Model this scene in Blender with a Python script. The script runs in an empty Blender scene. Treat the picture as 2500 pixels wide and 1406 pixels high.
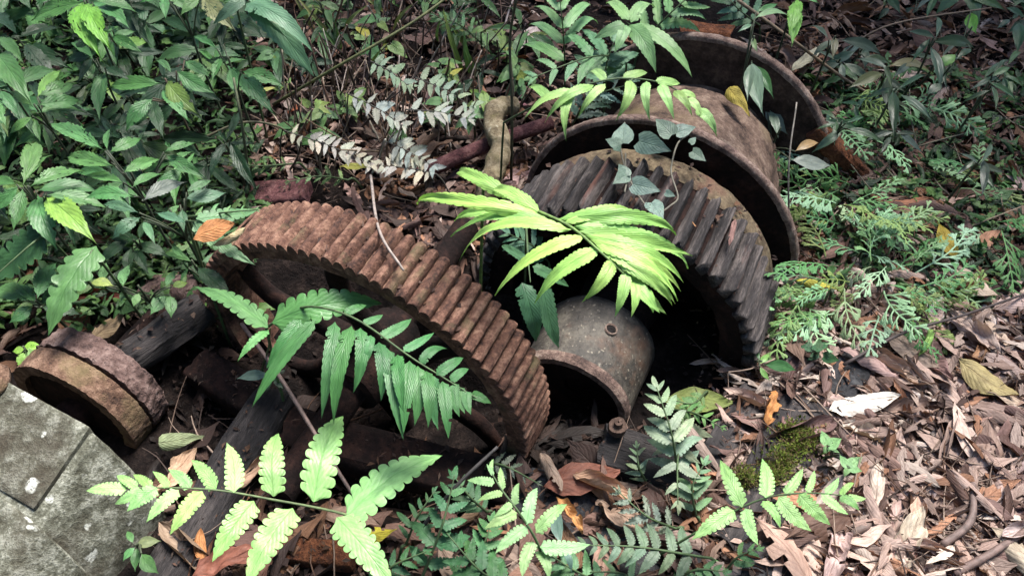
import bpy, math, random
import numpy as np
from mathutils import Vector, Matrix, noise as mnoise

# ------------------------------------------------------------------ camera, sky, sun, exposure
S = bpy.context.scene
COL = S.collection
R = math.radians
PITCH, CAMH, FPX = R(47.5), 1.5, 1960.0
cam_d = bpy.data.cameras.new("camera")
cam_d.sensor_width = 36.0
cam_d.lens = 36.0 * FPX / 2500.0
cam_d.clip_start, cam_d.clip_end = 0.02, 200.0
cam = bpy.data.objects.new("camera", cam_d)
COL.objects.link(cam)
cam.location = (0, 0, CAMH)
cam.rotation_euler = (math.pi / 2 - PITCH, 0, 0)
S.camera = cam

SUN_EL, SUN_AZ = R(64), R(38)          # azimuth measured from +Y towards +X
world = bpy.data.worlds.new("World")
S.world = world
world.use_nodes = True
wn = world.node_tree
bg = wn.nodes["Background"]
sky = wn.nodes.new("ShaderNodeTexSky")
sky.sky_type = 'NISHITA'
sky.sun_disc = False
sky.sun_elevation = SUN_EL
sky.sun_rotation = SUN_AZ
wn.links.new(sky.outputs[0], bg.inputs[0])
bg.inputs[1].default_value = 0.05
sun_d = bpy.data.lights.new("sun", 'SUN')
sun_d.energy = 1.5
sun_d.angle = R(27)
sun_d.color = (1.0, 0.95, 0.88)
sun = bpy.data.objects.new("sun", sun_d)
COL.objects.link(sun)
sdir = Vector((math.sin(SUN_AZ) * math.cos(SUN_EL), math.cos(SUN_AZ) * math.cos(SUN_EL), math.sin(SUN_EL)))
sun.rotation_euler = sdir.to_track_quat('Z', 'Y').to_euler()
S.view_settings.view_transform = 'Standard'
S.view_settings.look = 'None'
S.view_settings.gamma = 1.0
S.view_settings.exposure = 3.45

rng = random.Random(7)
CAM = Vector((0, 0, CAMH))
FW = Vector((0, math.cos(PITCH), -math.sin(PITCH)))
UPV = Vector((0, math.sin(PITCH), math.cos(PITCH)))


def PX(px, py, h=0.0):
    """point at height h seen at photograph pixel px, py"""
    d = FW + Vector((1, 0, 0)) * ((px - 1250) / FPX) + UPV * ((703 - py) / FPX)
    return CAM + d * ((h - CAMH) / d.z)


# ------------------------------------------------------------------ scene helpers
def tag(o, label=None, cat=None, group=None, kind=None):
    if label: o["label"] = label
    if cat: o["category"] = cat
    if group: o["group"] = group
    if kind: o["kind"] = kind
    return o


def thing(name, loc, label, cat, group=None):
    o = bpy.data.objects.new(name, None)
    o.empty_display_size = 0.05
    COL.objects.link(o)
    o.location = loc
    _W[o.name] = Matrix.Translation(Vector(loc))
    return tag(o, label, cat, group)


_W = {}


def obj(name, me, mat=None, parent=None, M=None, color=None):
    """one linked mesh object; M is its world matrix"""
    o = bpy.data.objects.new(name, me)
    COL.objects.link(o)
    if mat and not me.materials:
        me.materials.append(mat)
    M = M if M is not None else Matrix.Identity(4)
    _W[o.name] = M
    if parent is not None:
        o.parent = parent
        o.matrix_basis = _W[parent.name].inverted() @ M
    else:
        o.matrix_basis = M
    if color is not None:
        o.color = (color[0], color[1], color[2], 1.0)
    return o


def mesh(name, vs, fs, uvs=None, smooth=True):
    me = bpy.data.meshes.new(name)
    me.from_pydata([tuple(v) for v in vs], [], fs)
    if uvs is not None:
        l = me.uv_layers.new(name="UVMap")
        idx = np.empty(len(me.loops), dtype=np.int32)
        me.loops.foreach_get("vertex_index", idx)
        l.data.foreach_set("uv", np.asarray(uvs, dtype=np.float32)[idx].ravel())
    if smooth:
        me.polygons.foreach_set("use_smooth", [True] * len(me.polygons))
    me.update()
    return me


def interp(tab, t):
    for (a, va), (b, vb) in zip(tab, tab[1:]):
        if t <= b:
            k = (t - a) / (b - a + 1e-9)
            k = k * k * (3 - 2 * k) * 0.5 + k * 0.5
            return va + (vb - va) * k
    return tab[-1][1]


def spline(pts, n):
    """Catmull-Rom through points"""
    pts = [Vector(p) for p in pts]
    if len(pts) == 2:
        return [pts[0].lerp(pts[1], i / n) for i in range(n + 1)]
    out = []
    m = len(pts) - 1
    for i in range(n + 1):
        f = i / n * m
        k = min(int(f), m - 1)
        t = f - k
        p1, p2 = pts[k], pts[k + 1]
        p0 = pts[k - 1] if k > 0 else p1 * 2 - p2
        p3 = pts[k + 2] if k + 2 <= m else p2 * 2 - p1
        out.append(0.5 * ((2 * p1) + (p2 - p0) * t + (2 * p0 - 5 * p1 + 4 * p2 - p3) * t * t + (3 * p1 - p0 - 3 * p2 + p3) * t ** 3))
    return out


def tube_data(path, radii, sides=6, rough=0.0, freq=30.0, cap=True):
    vs, fs, uv = [], [], []
    n = len(path)
    prev = None
    acc = 0.0
    for i, p in enumerate(path):
        t = (path[min(i + 1, n - 1)] - path[max(i - 1, 0)])
        t = t.normalized() if t.length > 1e-9 else Vector((0, 0, 1))
        if prev is None:
            a = Vector((0, 0, 1)) if abs(t.z) < 0.9 else Vector((1, 0, 0))
            x = t.cross(a).normalized()
        else:
            x = (prev - t * prev.dot(t)).normalized()
        prev = x
        y = t.cross(x)
        if i: acc += (path[i] - path[i - 1]).length
        r = radii[i] if isinstance(radii, (list, tuple)) else radii
        for j in range(sides):
            th = 2 * math.pi * j / sides
            d = x * math.cos(th) + y * math.sin(th)
            rr = r
            if rough:
                rr = r * (1 + rough * mnoise.noise((p + d * r) * freq))
            vs.append(p + d * rr)
            uv.append((j / sides, acc))
    for i in range(n - 1):
        for j in range(sides):
            a = i * sides + j
            b = i * sides + (j + 1) % sides
            fs.append((a, b, b + sides, a + sides))
    if cap:
        fs.append(tuple(range(sides - 1, -1, -1)))
        fs.append(tuple((n - 1) * sides + j for j in range(sides)))
    return vs, fs, uv


def tube(name, path, radii, mat, parent=None, sides=6, rough=0.0, freq=30.0, color=None):
    vs, fs, uv = tube_data(path, radii, sides, rough, freq)
    return obj(name, mesh(name, vs, fs, uv), mat, parent, None, color)


# ------------------------------------------------------------------ materials
class NT:
    def __init__(self, name):
        self.m = bpy.data.materials.new(name)
        self.m.use_nodes = True
        self.t = self.m.node_tree
        self.b = self.t.nodes["Principled BSDF"]
        self.out = self.t.nodes["Material Output"]

    def n(self, ty, **kw):
        nd = self.t.nodes.new(ty)
        for k, v in kw.items():
            setattr(nd, k, v)
        return nd

    def l(self, a, b):
        self.t.links.new(a, b)

    def val(self, sock, v):
        if hasattr(v, "is_linked") or hasattr(v, "links"):
            self.l(v, sock)
        else:
            sock.default_value = v

    def math(self, op, a, b=0.0, c=0.0, clamp=False):
        nd = self.n("ShaderNodeMath", operation=op, use_clamp=clamp)
        self.val(nd.inputs[0], a)
        self.val(nd.inputs[1], b)
        if len(nd.inputs) > 2: self.val(nd.inputs[2], c)
        return nd.outputs[0]

    def mix(self, f, a, b, blend='MIX'):
        nd = self.n("ShaderNodeMix", data_type='RGBA', blend_type=blend)
        self.val(nd.inputs[0], f)
        for s, v in ((nd.inputs[6], a), (nd.inputs[7], b)):
            if isinstance(v, tuple):
                s.default_value = (*v, 1.0) if len(v) == 3 else v
            else:
                self.l(v, s)
        return nd.outputs[2]

    def noise(self, vec, scale, detail=4, rough=0.6, dist=0.0):
        nd = self.n("ShaderNodeTexNoise")
        if vec is not None: self.l(vec, nd.inputs["Vector"])
        nd.inputs["Scale"].default_value = scale
        nd.inputs["Detail"].default_value = detail
        nd.inputs["Roughness"].default_value = rough
        nd.inputs["Distortion"].default_value = dist
        return nd.outputs[0]

    def ramp(self, f, stops):
        nd = self.n("ShaderNodeValToRGB")
        self.l(f, nd.inputs[0])
        e = nd.color_ramp.elements
        while len(e) < len(stops): e.new(0.5)
        for k, (p, c) in enumerate(stops):
            e[k].position = p
            e[k].color = (*c, 1.0) if len(c) == 3 else c
        return nd.outputs[0]

    def maprange(self, f, a, b, c=0.0, d=1.0):
        nd = self.n("ShaderNodeMapRange")
        self.l(f, nd.inputs[0])
        for i, v in enumerate((a, b, c, d)): nd.inputs[i + 1].default_value = v
        return nd.outputs[0]

    def bump(self, h, strength, dist=0.01, normal=None):
        nd = self.n("ShaderNodeBump")
        nd.inputs["Strength"].default_value = strength
        nd.inputs["Distance"].default_value = dist
        self.l(h, nd.inputs["Height"])
        if normal is not None: self.l(normal, nd.inputs["Normal"])
        return nd.outputs[0]


def leaf_material(name, veins=9.0, slope=0.9, trans=0.22, rough=0.42, vein_mix=0.35, bumps=0.6, dead=False, attr=False, spots=0.0, holes=0.0):
    N = NT(name)
    uv = N.n("ShaderNodeUVMap").outputs[0]
    sep = N.n("ShaderNodeSeparateXYZ")
    N.l(uv, sep.inputs[0])
    u, v = sep.outputs[0], sep.outputs[1]
    au = N.math('ABSOLUTE', N.math('SUBTRACT', u, 0.5))
    if attr:
        col = N.n("ShaderNodeAttribute", attribute_name="col").outputs[0]
        rnd = N.n("ShaderNodeNewGeometry").outputs["Random Per Island"]
    else:
        oi = N.n("ShaderNodeObjectInfo")
        col = oi.outputs["Color"]
        rnd = oi.outputs["Random"]
    comb = N.n("ShaderNodeCombineXYZ")
    N.l(u, comb.inputs[0]); N.l(v, comb.inputs[1])
    N.l(N.math('MULTIPLY', rnd, 37.0), comb.inputs[2])
    nz = N.noise(comb.outputs[0], 5.0, 5, 0.65)
    nz2 = N.noise(comb.outputs[0], 22.0, 3, 0.6)
    ph = N.math('MULTIPLY', N.math('SUBTRACT', v, N.math('MULTIPLY', au, slope)), veins)
    ph = N.math('ADD', ph, N.math('MULTIPLY', nz, 0.35))
    tri = N.math('PINGPONG', ph, 0.5)                      # 0 at vein, 0.5 between
    lat = N.maprange(tri, 0.0, 0.07, 1.0, 0.0)
    mid = N.maprange(au, 0.0, 0.035, 1.0, 0.0)
    vein = N.math('MAXIMUM', N.math('MULTIPLY', lat, 0.6), mid)
    # colour
    lo = N.mix(1.0, col, (0.62, 0.62, 0.62) if not dead else (0.62, 0.56, 0.54), 'MULTIPLY')
    hi = N.mix(1.0, col, (1.30, 1.22, 1.15) if not dead else (1.35, 1.3, 1.25), 'MULTIPLY')
    c = N.mix(N.maprange(nz, 0.3, 0.7), lo, hi)
    if dead:
        vc = N.mix(1.0, col, (0.6, 0.5, 0.45), 'MULTIPLY')
        sp = N.maprange(nz2, 0.62, 0.72)
        c = N.mix(N.math('MULTIPLY', sp, 0.6), c, (0.045, 0.03, 0.025))
    else:
        vc = N.mix(1.0, col, (0.55, 0.70, 0.50), 'MULTIPLY')
        if spots:
            sp = N.maprange(nz2, 0.60, 0.70)
            c = N.mix(N.math('MULTIPLY', sp, spots), c, (0.13, 0.12, 0.08))
    c = N.mix(N.math('MULTIPLY', vein, vein_mix), c, vc)
    if not dead:
        eb = N.maprange(N.math('ADD', N.math('ADD', au, N.math('MULTIPLY', N.math('SUBTRACT', nz, 0.5), 0.9)), N.math('MULTIPLY', v, 0.06)), 0.56, 0.66)
        eb = N.math('MULTIPLY', eb, N.maprange(rnd, 0.35, 0.75))
        c = N.mix(N.math('MULTIPLY', eb, 0.8), c, (0.10, 0.065, 0.03))
    N.l(c, N.b.inputs["Base Color"])
    rr = N.maprange(nz2, 0.3, 0.7, rough - 0.1, rough + 0.15)
    N.l(rr, N.b.inputs["Roughness"])
    N.b.inputs["Specular IOR Level"].default_value = 0.3 if not dead else 0.25
    h = N.math('ADD', N.math('MULTIPLY', N.math('POWER', tri, 0.5), 0.5), N.math('MULTIPLY', nz2, 0.35))
    h = N.math('SUBTRACT', h, N.math('MULTIPLY', mid, 0.6))
    bp = N.bump(h, bumps, 0.003)
    N.l(bp, N.b.inputs["Normal"])
    tr = N.n("ShaderNodeBsdfTranslucent")
    tc = N.mix(1.0, c, (1.05, 1.30, 0.70) if not dead else (1.2, 0.9, 0.6), 'MULTIPLY')
    N.l(tc, tr.inputs[0]); N.l(bp, tr.inputs[1])
    mx = N.n("ShaderNodeMixShader")
    mx.inputs[0].default_value = trans
    N.l(N.b.outputs[0], mx.inputs[1]); N.l(tr.outputs[0], mx.inputs[2])
    if holes:
        tp = N.n("ShaderNodeBsdfTransparent")
        hz = N.noise(comb.outputs[0], 13.0, 1, 0.4)
        hm = N.math('MULTIPLY', N.math('GREATER_THAN', hz, 0.68), N.math('GREATER_THAN', rnd, 1.0 - holes))
        m2 = N.n("ShaderNodeMixShader")
        N.l(hm, m2.inputs[0]); N.l(mx.outputs[0], m2.inputs[1]); N.l(tp.outputs[0], m2.inputs[2])
        mx = m2
    N.l(mx.outputs[0], N.out.inputs[0])
    return N.m


def rust_material(name, c_dark, c_mid, c_light, scale=14.0, bumps=0.6, rough=0.85, stain=None, stain_scale=3.0, stain_amt=(0.5, 0.62),
                  spots=None, spots_scale=20, spots_lim=0.55, stretch=(1, 1, 1), dist=0.006, spec=0.25):
    N = NT(name)
    tc = N.n("ShaderNodeTexCoord").outputs["Object"]
    mp = N.n("ShaderNodeMapping")
    mp.inputs["Scale"].default_value = stretch
    N.l(tc, mp.inputs[0])
    p = mp.outputs[0]
    oi = N.n("ShaderNodeObjectInfo")
    va = N.n("ShaderNodeVectorMath", operation='ADD')
    N.l(p, va.inputs[0])
    cb = N.n("ShaderNodeCombineXYZ")
    N.l(N.math('MULTIPLY', oi.outputs["Random"], 9.0), cb.inputs[0])
    N.l(cb.outputs[0], va.inputs[1])
    p = va.outputs[0]
    a = N.noise(p, scale, 8, 0.68)
    b = N.noise(p, scale * 5.5, 6, 0.7)
    vo = N.n("ShaderNodeTexVoronoi")
    vo.inputs["Scale"].default_value = scale * 6
    N.l(p, vo.inputs["Vector"])
    f = N.math('ADD', N.math('MULTIPLY', a, 0.65), N.math('MULTIPLY', b, 0.35))
    c = N.ramp(f, [(0.39, c_dark), (0.5, c_mid), (0.61, c_light)])
    pit = N.maprange(vo.outputs["Distance"], 0.0, 0.28, 1.0, 0.0)
    pitn = N.math('MULTIPLY', pit, N.maprange(b, 0.42, 0.58))
    c = N.mix(N.math('MULTIPLY', pitn, 0.8), c, (c_dark[0] * .5, c_dark[1] * .5, c_dark[2] * .5))
    if stain:
        s = N.maprange(N.noise(p, stain_scale, 6, 0.62), *stain_amt)
        c = N.mix(N.math('MULTIPLY', s, 0.85), c, stain)
    if spots:
        v2 = N.n("ShaderNodeTexVoronoi")
        v2.inputs["Scale"].default_value = spots_scale
        wv = N.n("ShaderNodeVectorMath", operation='ADD')
        sc = N.n("ShaderNodeVectorMath", operation='SCALE')
        nn = N.n("ShaderNodeTexNoise"); nn.inputs["Scale"].default_value = 40
        N.l(p, nn.inputs["Vector"])
        N.l(nn.outputs["Color"], sc.inputs[0]); sc.inputs["Scale"].default_value = 0.03
        N.l(p, wv.inputs[0]); N.l(sc.outputs[0], wv.inputs[1])
        N.l(wv.outputs[0], v2.inputs["Vector"])
        sepc = N.n("ShaderNodeSeparateColor")
        N.l(v2.outputs["Color"], sepc.inputs[0])
        radius = N.maprange(sepc.outputs[0], spots_lim, 1.0, 0.0, 0.42)
        m = N.maprange(N.math('SUBTRACT', radius, v2.outputs["Distance"]), 0.0, 0.06)
        m = N.math('MULTIPLY', m, N.maprange(b, 0.36, 0.5))
        c = N.mix(N.math('MULTIPLY', m, 0.9), c, spots)
    N.l(c, N.b.inputs["Base Color"])
    N.b.inputs["Roughness"].default_value = rough
    N.b.inputs["Specular IOR Level"].default_value = spec
    h = N.math('ADD', N.math('MULTIPLY', a, 1.3), N.math('MULTIPLY', b, 0.9))
    h = N.math('SUBTRACT', h, N.math('MULTIPLY', pitn, 0.5))
    N.l(N.bump(h, bumps, dist), N.b.inputs["Normal"])
    return N.m


M_FERN = leaf_material("fern_leaf", veins=12, slope=0.55, trans=0.20, rough=0.40, vein_mix=0.62, bumps=0.4)
M_BROAD = leaf_material("broad_leaf", veins=8, slope=0.8, trans=0.15, rough=0.42, vein_mix=0.42, bumps=0.45, spots=0.35, holes=0.45)
M_GREY = leaf_material("withered_leaf", veins=12, slope=0.5, trans=0.10, rough=0.75, vein_mix=0.55, bumps=0.8, spots=0.5, holes=0.25)
M_DEAD = leaf_material("dead_leaf", veins=9, slope=0.7, trans=0.12, rough=0.62, vein_mix=0.5, bumps=0.7, dead=True)
M_DEADS = leaf_material("dead_leaf_litter", veins=9, slope=0.7, trans=0.10, rough=0.65, vein_mix=0.4, bumps=0.6, dead=True, attr=True)
M_SMALLG = leaf_material("small_green_leaf", veins=7, slope=0.7, trans=0.18, rough=0.45, vein_mix=0.3, bumps=0.5, attr=True)
M_SMOOTH = leaf_material("smooth_leaf", veins=5, slope=1.2, trans=0.12, rough=0.38, vein_mix=0.25, bumps=0.15, spots=0.15)


def stem_material(name, attr_obj=True):
    N = NT(name)
    oi = N.n("ShaderNodeObjectInfo")
    tc = N.n("ShaderNodeTexCoord").outputs["Object"]
    a = N.noise(tc, 60, 4)
    c = N.mix(N.maprange(a, 0.35, 0.65), N.mix(1.0, oi.outputs["Color"], (0.5, 0.5, 0.5), 'MULTIPLY'), oi.outputs["Color"])
    N.l(c, N.b.inputs["Base Color"])
    N.b.inputs["Roughness"].default_value = 0.7
    N.l(N.bump(a, 0.5, 0.003), N.b.inputs["Normal"])
    return N.m


M_STEM = stem_material("plant_stem")
M_RUST1 = rust_material("rust_gear", (0.022, 0.011, 0.009), (0.096, 0.047, 0.033), (0.215, 0.124, 0.088), 22, 1.0, 0.9, stain=(0.10, 0.085, 0.045), stain_scale=7, stain_amt=(0.56, 0.68), dist=0.004)
M_RUST_SHADED = rust_material("rust_shaded", (0.004, 0.003, 0.003), (0.011, 0.0065, 0.006), (0.030, 0.015, 0.012), 12, 0.8, 0.9, spec=0.12)  # dark rust with the shade of hollows and recesses put into the colour
M_RUSTM = rust_material("rust_mid", (0.016, 0.011, 0.009), (0.048, 0.031, 0.025), (0.10, 0.066, 0.052), 12, 0.8, 0.9, spec=0.15)
M_LAMI = rust_material("rust_laminated", (0.010, 0.009, 0.010), (0.036, 0.031, 0.031), (0.120, 0.102, 0.096), 42, 1.0, 0.85, stain=(0.13, 0.055, 0.040), stain_scale=9, stain_amt=(0.58, 0.70), stretch=(1.0, 0.14, 1.0), dist=0.006)
M_MOSSY = rust_material("rust_mossy", (0.034, 0.024, 0.015), (0.095, 0.070, 0.044), (0.165, 0.128, 0.080), 18, 0.7, 0.9, stain=(0.10, 0.048, 0.035), stain_scale=5, stain_amt=(0.55, 0.68))
M_BROWN = rust_material("rust_brown", (0.034, 0.022, 0.017), (0.105, 0.068, 0.052), (0.20, 0.145, 0.112), 16, 0.6, 0.85, stain=(0.10, 0.075, 0.035), stain_scale=4, stain_amt=(0.52, 0.66))
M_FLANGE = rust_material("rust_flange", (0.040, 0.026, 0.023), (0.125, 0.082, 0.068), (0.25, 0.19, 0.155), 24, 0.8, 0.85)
M_HOOD = rust_material("rust_housing", (0.012, 0.0105, 0.009), (0.040, 0.034, 0.028), (0.088, 0.078, 0.062), 14, 0.6, 0.62, stain=(0.12, 0.06, 0.035), stain_scale=4.5, stain_amt=(0.57, 0.72), spots=(0.16, 0.14, 0.11), spots_scale=110, spec=0.4)
M_ORANGE = rust_material("rust_orange", (0.035, 0.015, 0.010), (0.13, 0.045, 0.020), (0.24, 0.095, 0.045), 28, 1.0, 0.92, dist=0.012)
M_PULLEY = rust_material("rust_pulley", (0.028, 0.016, 0.012), (0.098, 0.055, 0.037), (0.205, 0.130, 0.092), 26, 1.0, 0.9, stain=(0.13, 0.10, 0.05), stain_scale=8, stain_amt=(0.5, 0.66), dist=0.006)
M_PULLEY2 = rust_material("rust_pulley_flaked", (0.030, 0.019, 0.018), (0.10, 0.062, 0.055), (0.20, 0.14, 0.125), 20, 1.0, 0.9, dist=0.008)
M_CASE = rust_material("lichened_casing", (0.034, 0.033, 0.022), (0.105, 0.107, 0.082), (0.29, 0.295, 0.25), 34, 1.0, 0.9, stain=(0.042, 0.034, 0.024), stain_scale=6, stain_amt=(0.45, 0.66), spots=(0.46, 0.47, 0.43), spots_scale=23, spots_lim=0.52, dist=0.006)
M_TIMBER = rust_material("old_timber", (0.005, 0.0045, 0.005), (0.017, 0.015, 0.016), (0.055, 0.047, 0.046), 18, 1.0, 0.8, stretch=(1, 0.16, 1), stain=(0.05, 0.032, 0.027), stain_scale=6, stain_amt=(0.6, 0.72), dist=0.014, spec=0.25)
M_SLEEP = rust_material("old_sleeper", (0.008, 0.007, 0.008), (0.024, 0.021, 0.022), (0.065, 0.055, 0.053), 16, 0.9, 0.75, stretch=(1, 0.2, 1), stain=(0.06, 0.075, 0.022), stain_scale=7, stain_amt=(0.60, 0.72))
M_BARK = rust_material("mottled_bark", (0.050, 0.036, 0.022), (0.14, 0.11, 0.068), (0.26, 0.22, 0.15), 16, 0.8, 0.85, stain=(0.09, 0.075, 0.035), stain_scale=12, stain_amt=(0.52, 0.62), spots=(0.30, 0.27, 0.2), spots_scale=45)
M_PIPE = rust_material("rust_pipe", (0.035, 0.014, 0.016), (0.105, 0.040, 0.042), (0.19, 0.095, 0.09), 40, 1.0, 0.85)
M_SOIL = rust_material("forest_soil", (0.004, 0.003, 0.003), (0.010, 0.007, 0.0065), (0.030, 0.021, 0.018), 14, 1.0, 0.95, dist=0.02, spec=0.1)
M_STONE = rust_material("dark_stone", (0.008, 0.008, 0.009), (0.026, 0.026, 0.029), (0.065, 0.065, 0.067), 22, 0.9, 0.75)

# ------------------------------------------------------------------ leaf blades
PROF = dict(
    lance=[(0, .02), (.05, .10), (.14, .52), (.30, .93), (.42, 1), (.58, .88), (.74, .52), (.85, .20), (.93, .06), (1, 0)],
    pinna=[(0, .35), (.04, .85), (.12, 1), (.4, .97), (.65, .74), (.82, .42), (.93, .15), (1, 0)],
    sickle=[(0, .25), (.04, .7), (.15, 1), (.4, .88), (.65, .60), (.85, .25), (1, 0)],
    oval=[(0, .03), (.06, .25), (.2, .75), (.42, 1), (.62, .92), (.8, .6), (.92, .25), (1, 0)],
    heart=[(0, .55), (.05, .9), (.18, 1), (.4, .86), (.65, .52), (.85, .2), (1, 0)],
    strap=[(0, .1), (.1, .6), (.3, 1), (.6, .9), (.85, .45), (1, 0)],
)


def blade(name, prof, aspect=0.28, n=24, m=3, teeth=0, tdepth=0.0, fold=0.12, arch=0.05, wavy=0.010, slant=0.0, seed=0,
          bend=0.0, bites=0, curl=0.0, twist=0.0, edge_wave=0.0, notch=0.0):
    """unit-length leaf along +X, tip at x = 1, upper side +Z"""
    r = random.Random(seed)
    so = Vector((seed * 3.7, seed * 1.9, 0))
    vs, fs, uv = [], [], []
    tab = PROF[prof]
    cols = 2 * m + 1
    for i in range(n + 1):
        t = i / n
        w = interp(tab, t) * aspect * 0.5
        for j in range(-m, m + 1):
            s = j / m
            a = abs(s)
            mod = 1.0
            x = t
            if teeth and a > 0.5:
                fr = (t * teeth) % 1.0
                dd = tdepth * (1 - t ** 3)
                if slant > 0:           # serrate: saw pointing forwards
                    mod = 1 - dd * (1 - fr)
                else:                   # crenate lobes
                    mod = 1 - dd * (1 - math.sin(math.pi * fr) ** 0.33)
                mod = 1 + (mod - 1) * ((a - 0.5) / 0.5) ** 1.5
            x += (0.16 if teeth and not slant else 0.05) * a * aspect * (1 - t)
            if notch and t < .1: x -= notch * a * (1 - t / .1)
            y = w * s * mod
            z = fold * abs(y) + arch * 4 * t * (1 - t)
            z += wavy * mnoise.noise(Vector((t * 5, s * 1.6, seed * 2.3)))
            if edge_wave:
                z += edge_wave * a * a * math.sin(t * 23 + seed + (1.7 if s > 0 else 0))
            if curl:
                k = curl / (aspect * 0.5)
                rad = 1.0 / k
                ang = y * k
                y = rad * math.sin(ang)
                z += rad * (1 - math.cos(ang))
            if twist:
                th = twist * (t - 0.5)
                y, z = y * math.cos(th) - z * math.sin(th), y * math.sin(th) + z * math.cos(th)
            yb = y + bend * 4 * t * (1 - t)
            vs.append((x if i < n else 1.0, yb, z))
            uv.append((0.5 + 0.5 * s, t))
    dead = set()
    for _ in range(bites):
        bi, bs = r.randint(2, n - 3), r.choice((-1, 1))
        for di in range(-r.randint(0, 2), r.randint(1, 3)):
            dead.add((bi + di, 0 if bs < 0 else cols - 2))
            if r.random() < .5: dead.add((bi + di, 1 if bs < 0 else cols - 3))
    for i in range(n):
        for j in range(cols - 1):
            if (i, j) in dead: continue
            a = i * cols + j
            fs.append((a, a + cols, a + cols + 1, a + 1))
    return mesh(name, vs, fs, uv)


def place(A, B, roll=0.0, width=1.0, cam_bias=0.35, up=None):
    X = B - A
    L = X.length
    xd = X / L
    n = up if up is not None else (Vector((0, 0, 1)) * (1 - cam_bias) + (CAM - A).normalized() * cam_bias)
    z = n - xd * n.dot(xd)
    if z.length < 1e-4: z = Vector((0, -1, 0)) - xd * xd.dot(Vector((0, -1, 0)))
    z.normalize()
    y = z.cross(xd)
    if roll:
        c, s = math.cos(roll), math.sin(roll)
        y, z = y * c + z * s, z * c - y * s
    M = Matrix(((xd.x * L, y.x * L * width, z.x * L, A.x), (xd.y * L, y.y * L * width, z.y * L, A.y), (xd.z * L, y.z * L * width, z.z * L, A.z), (0, 0, 0, 1)))
    return M


def vary(c, k=0.15, r=rng):
    f = 1 + r.uniform(-k, k)
    return (c[0] * f * (1 + r.uniform(-k, k) * .5), c[1] * f, c[2] * f * (1 + r.uniform(-k, k) * .6))


LOBED = [blade("lobed_pinna", 'pinna', .27, 90, 3, 10, .42, fold=.08, arch=.04 + .04 * k, wavy=.020, seed=k + 1, bend=.03 * (k - 1.5), edge_wave=.006) for k in range(4)]
CRENA = [blade("crenate_pinna", 'pinna', .24, 90, 3, 13, .26, fold=.14, arch=.06 + .04 * k, wavy=.012, seed=k + 11, bend=.03 * (k - 1.5), bites=k % 2) for k in range(4)]
SICKL = [blade("sickle_pinna", 'sickle', .24, 102, 3, 17, .17, fold=.14, arch=.15 + .04 * k, wavy=.016, seed=k + 21, bend=.05 * (1 if k % 2 else -1), bites=k // 3) for k in range(4)]
DEEPL = [blade("deep_lobed_pinna", 'pinna', .36, 66, 3, 8, .62, fold=.05, arch=.06 * k, wavy=.03, seed=k + 31, edge_wave=.006) for k in range(3)]
TATTER = [blade("tattered_pinna", 'pinna', .34, 48, 3, 8, .60, fold=.05, arch=.05 * k, wavy=.09, seed=k + 41, bites=5, edge_wave=.03, twist=.6 * (k - 1.5), curl=.5) for k in range(4)]
BROAD = [blade("serrate_leaf", 'lance', .34, 56, 4, 14, .20, fold=.20, arch=.04 + .03 * (k % 4), wavy=.016, slant=1, seed=k + 51, bend=.03 * ((k % 3) - 1), bites=(0, 1, 0, 2, 0, 4)[k], edge_wave=.004) for k in range(6)]
SMOOTH = [blade("smooth_leaf", 'lance', .27, 20, 3, fold=.18, arch=.06 + .03 * k, wavy=.012, seed=k + 61, bend=.04 * (k - 1)) for k in range(3)]
HEART = [blade("heart_leaf", 'heart', .68, 16, 3, fold=.10, arch=.05, wavy=.02, seed=k + 71, notch=.12) for k in range(3)]
STRAP = [blade("strap_leaf", 'strap', .10, 18, 2, fold=.2, arch=.10, wavy=.012, seed=k + 81, bend=.05) for k in range(3)]
DEADL, DEADW = [], []
for k in range(12):
    rr = random.Random(k + 100)
    cw = rr.choice((.3, .7, 1.2, 1.8, 2.4))
    DEADW.append('flat' if cw < .5 else 'bowed' if cw < 1 else 'curled' if cw < 1.5 else 'rolled')
    DEADL.append(blade("fallen_leaf", rr.choice(('oval', 'oval', 'lance', 'heart')), rr.uniform(.32, .52), 14, 3, fold=rr.uniform(-.1, .35),
                       arch=rr.uniform(-.10, .16), wavy=rr.uniform(.03, .09), seed=k + 91, bend=rr.uniform(-.08, .08), bites=rr.choice((0, 0, 1, 2)),
                       curl=cw * rr.choice((-1, 1)), twist=rr.uniform(-.9, .9), edge_wave=rr.uniform(0, .02)))
for k in range(4):
    DEADW.append('crumpled')
    DEADL.append(blade("fallen_leaf", 'oval', .42, 16, 3, 6, .2, fold=.1, arch=.08 * (k - 1), wavy=.14, seed=k + 131, bites=2, curl=.8 + .5 * k, twist=1.0 - k * .5, edge_wave=.03))

# ------------------------------------------------------------------ ground
GEAR1 = dict(c=Vector((-.339, 1.052, .05)), ax=Vector((math.sin(.441) * math.cos(.047), math.cos(.441) * math.cos(.047), math.sin(.047))), r=.407, w=.126)
GEAR2 = dict(c=Vector((.236, 1.267, -.014)), ax=Vector((math.sin(.446), math.cos(.446), .01)).normalized())
U = Vector((math.sin(.445), math.cos(.445), 0))
V = Vector((math.cos(.445), -math.sin(.445), 0))


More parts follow.
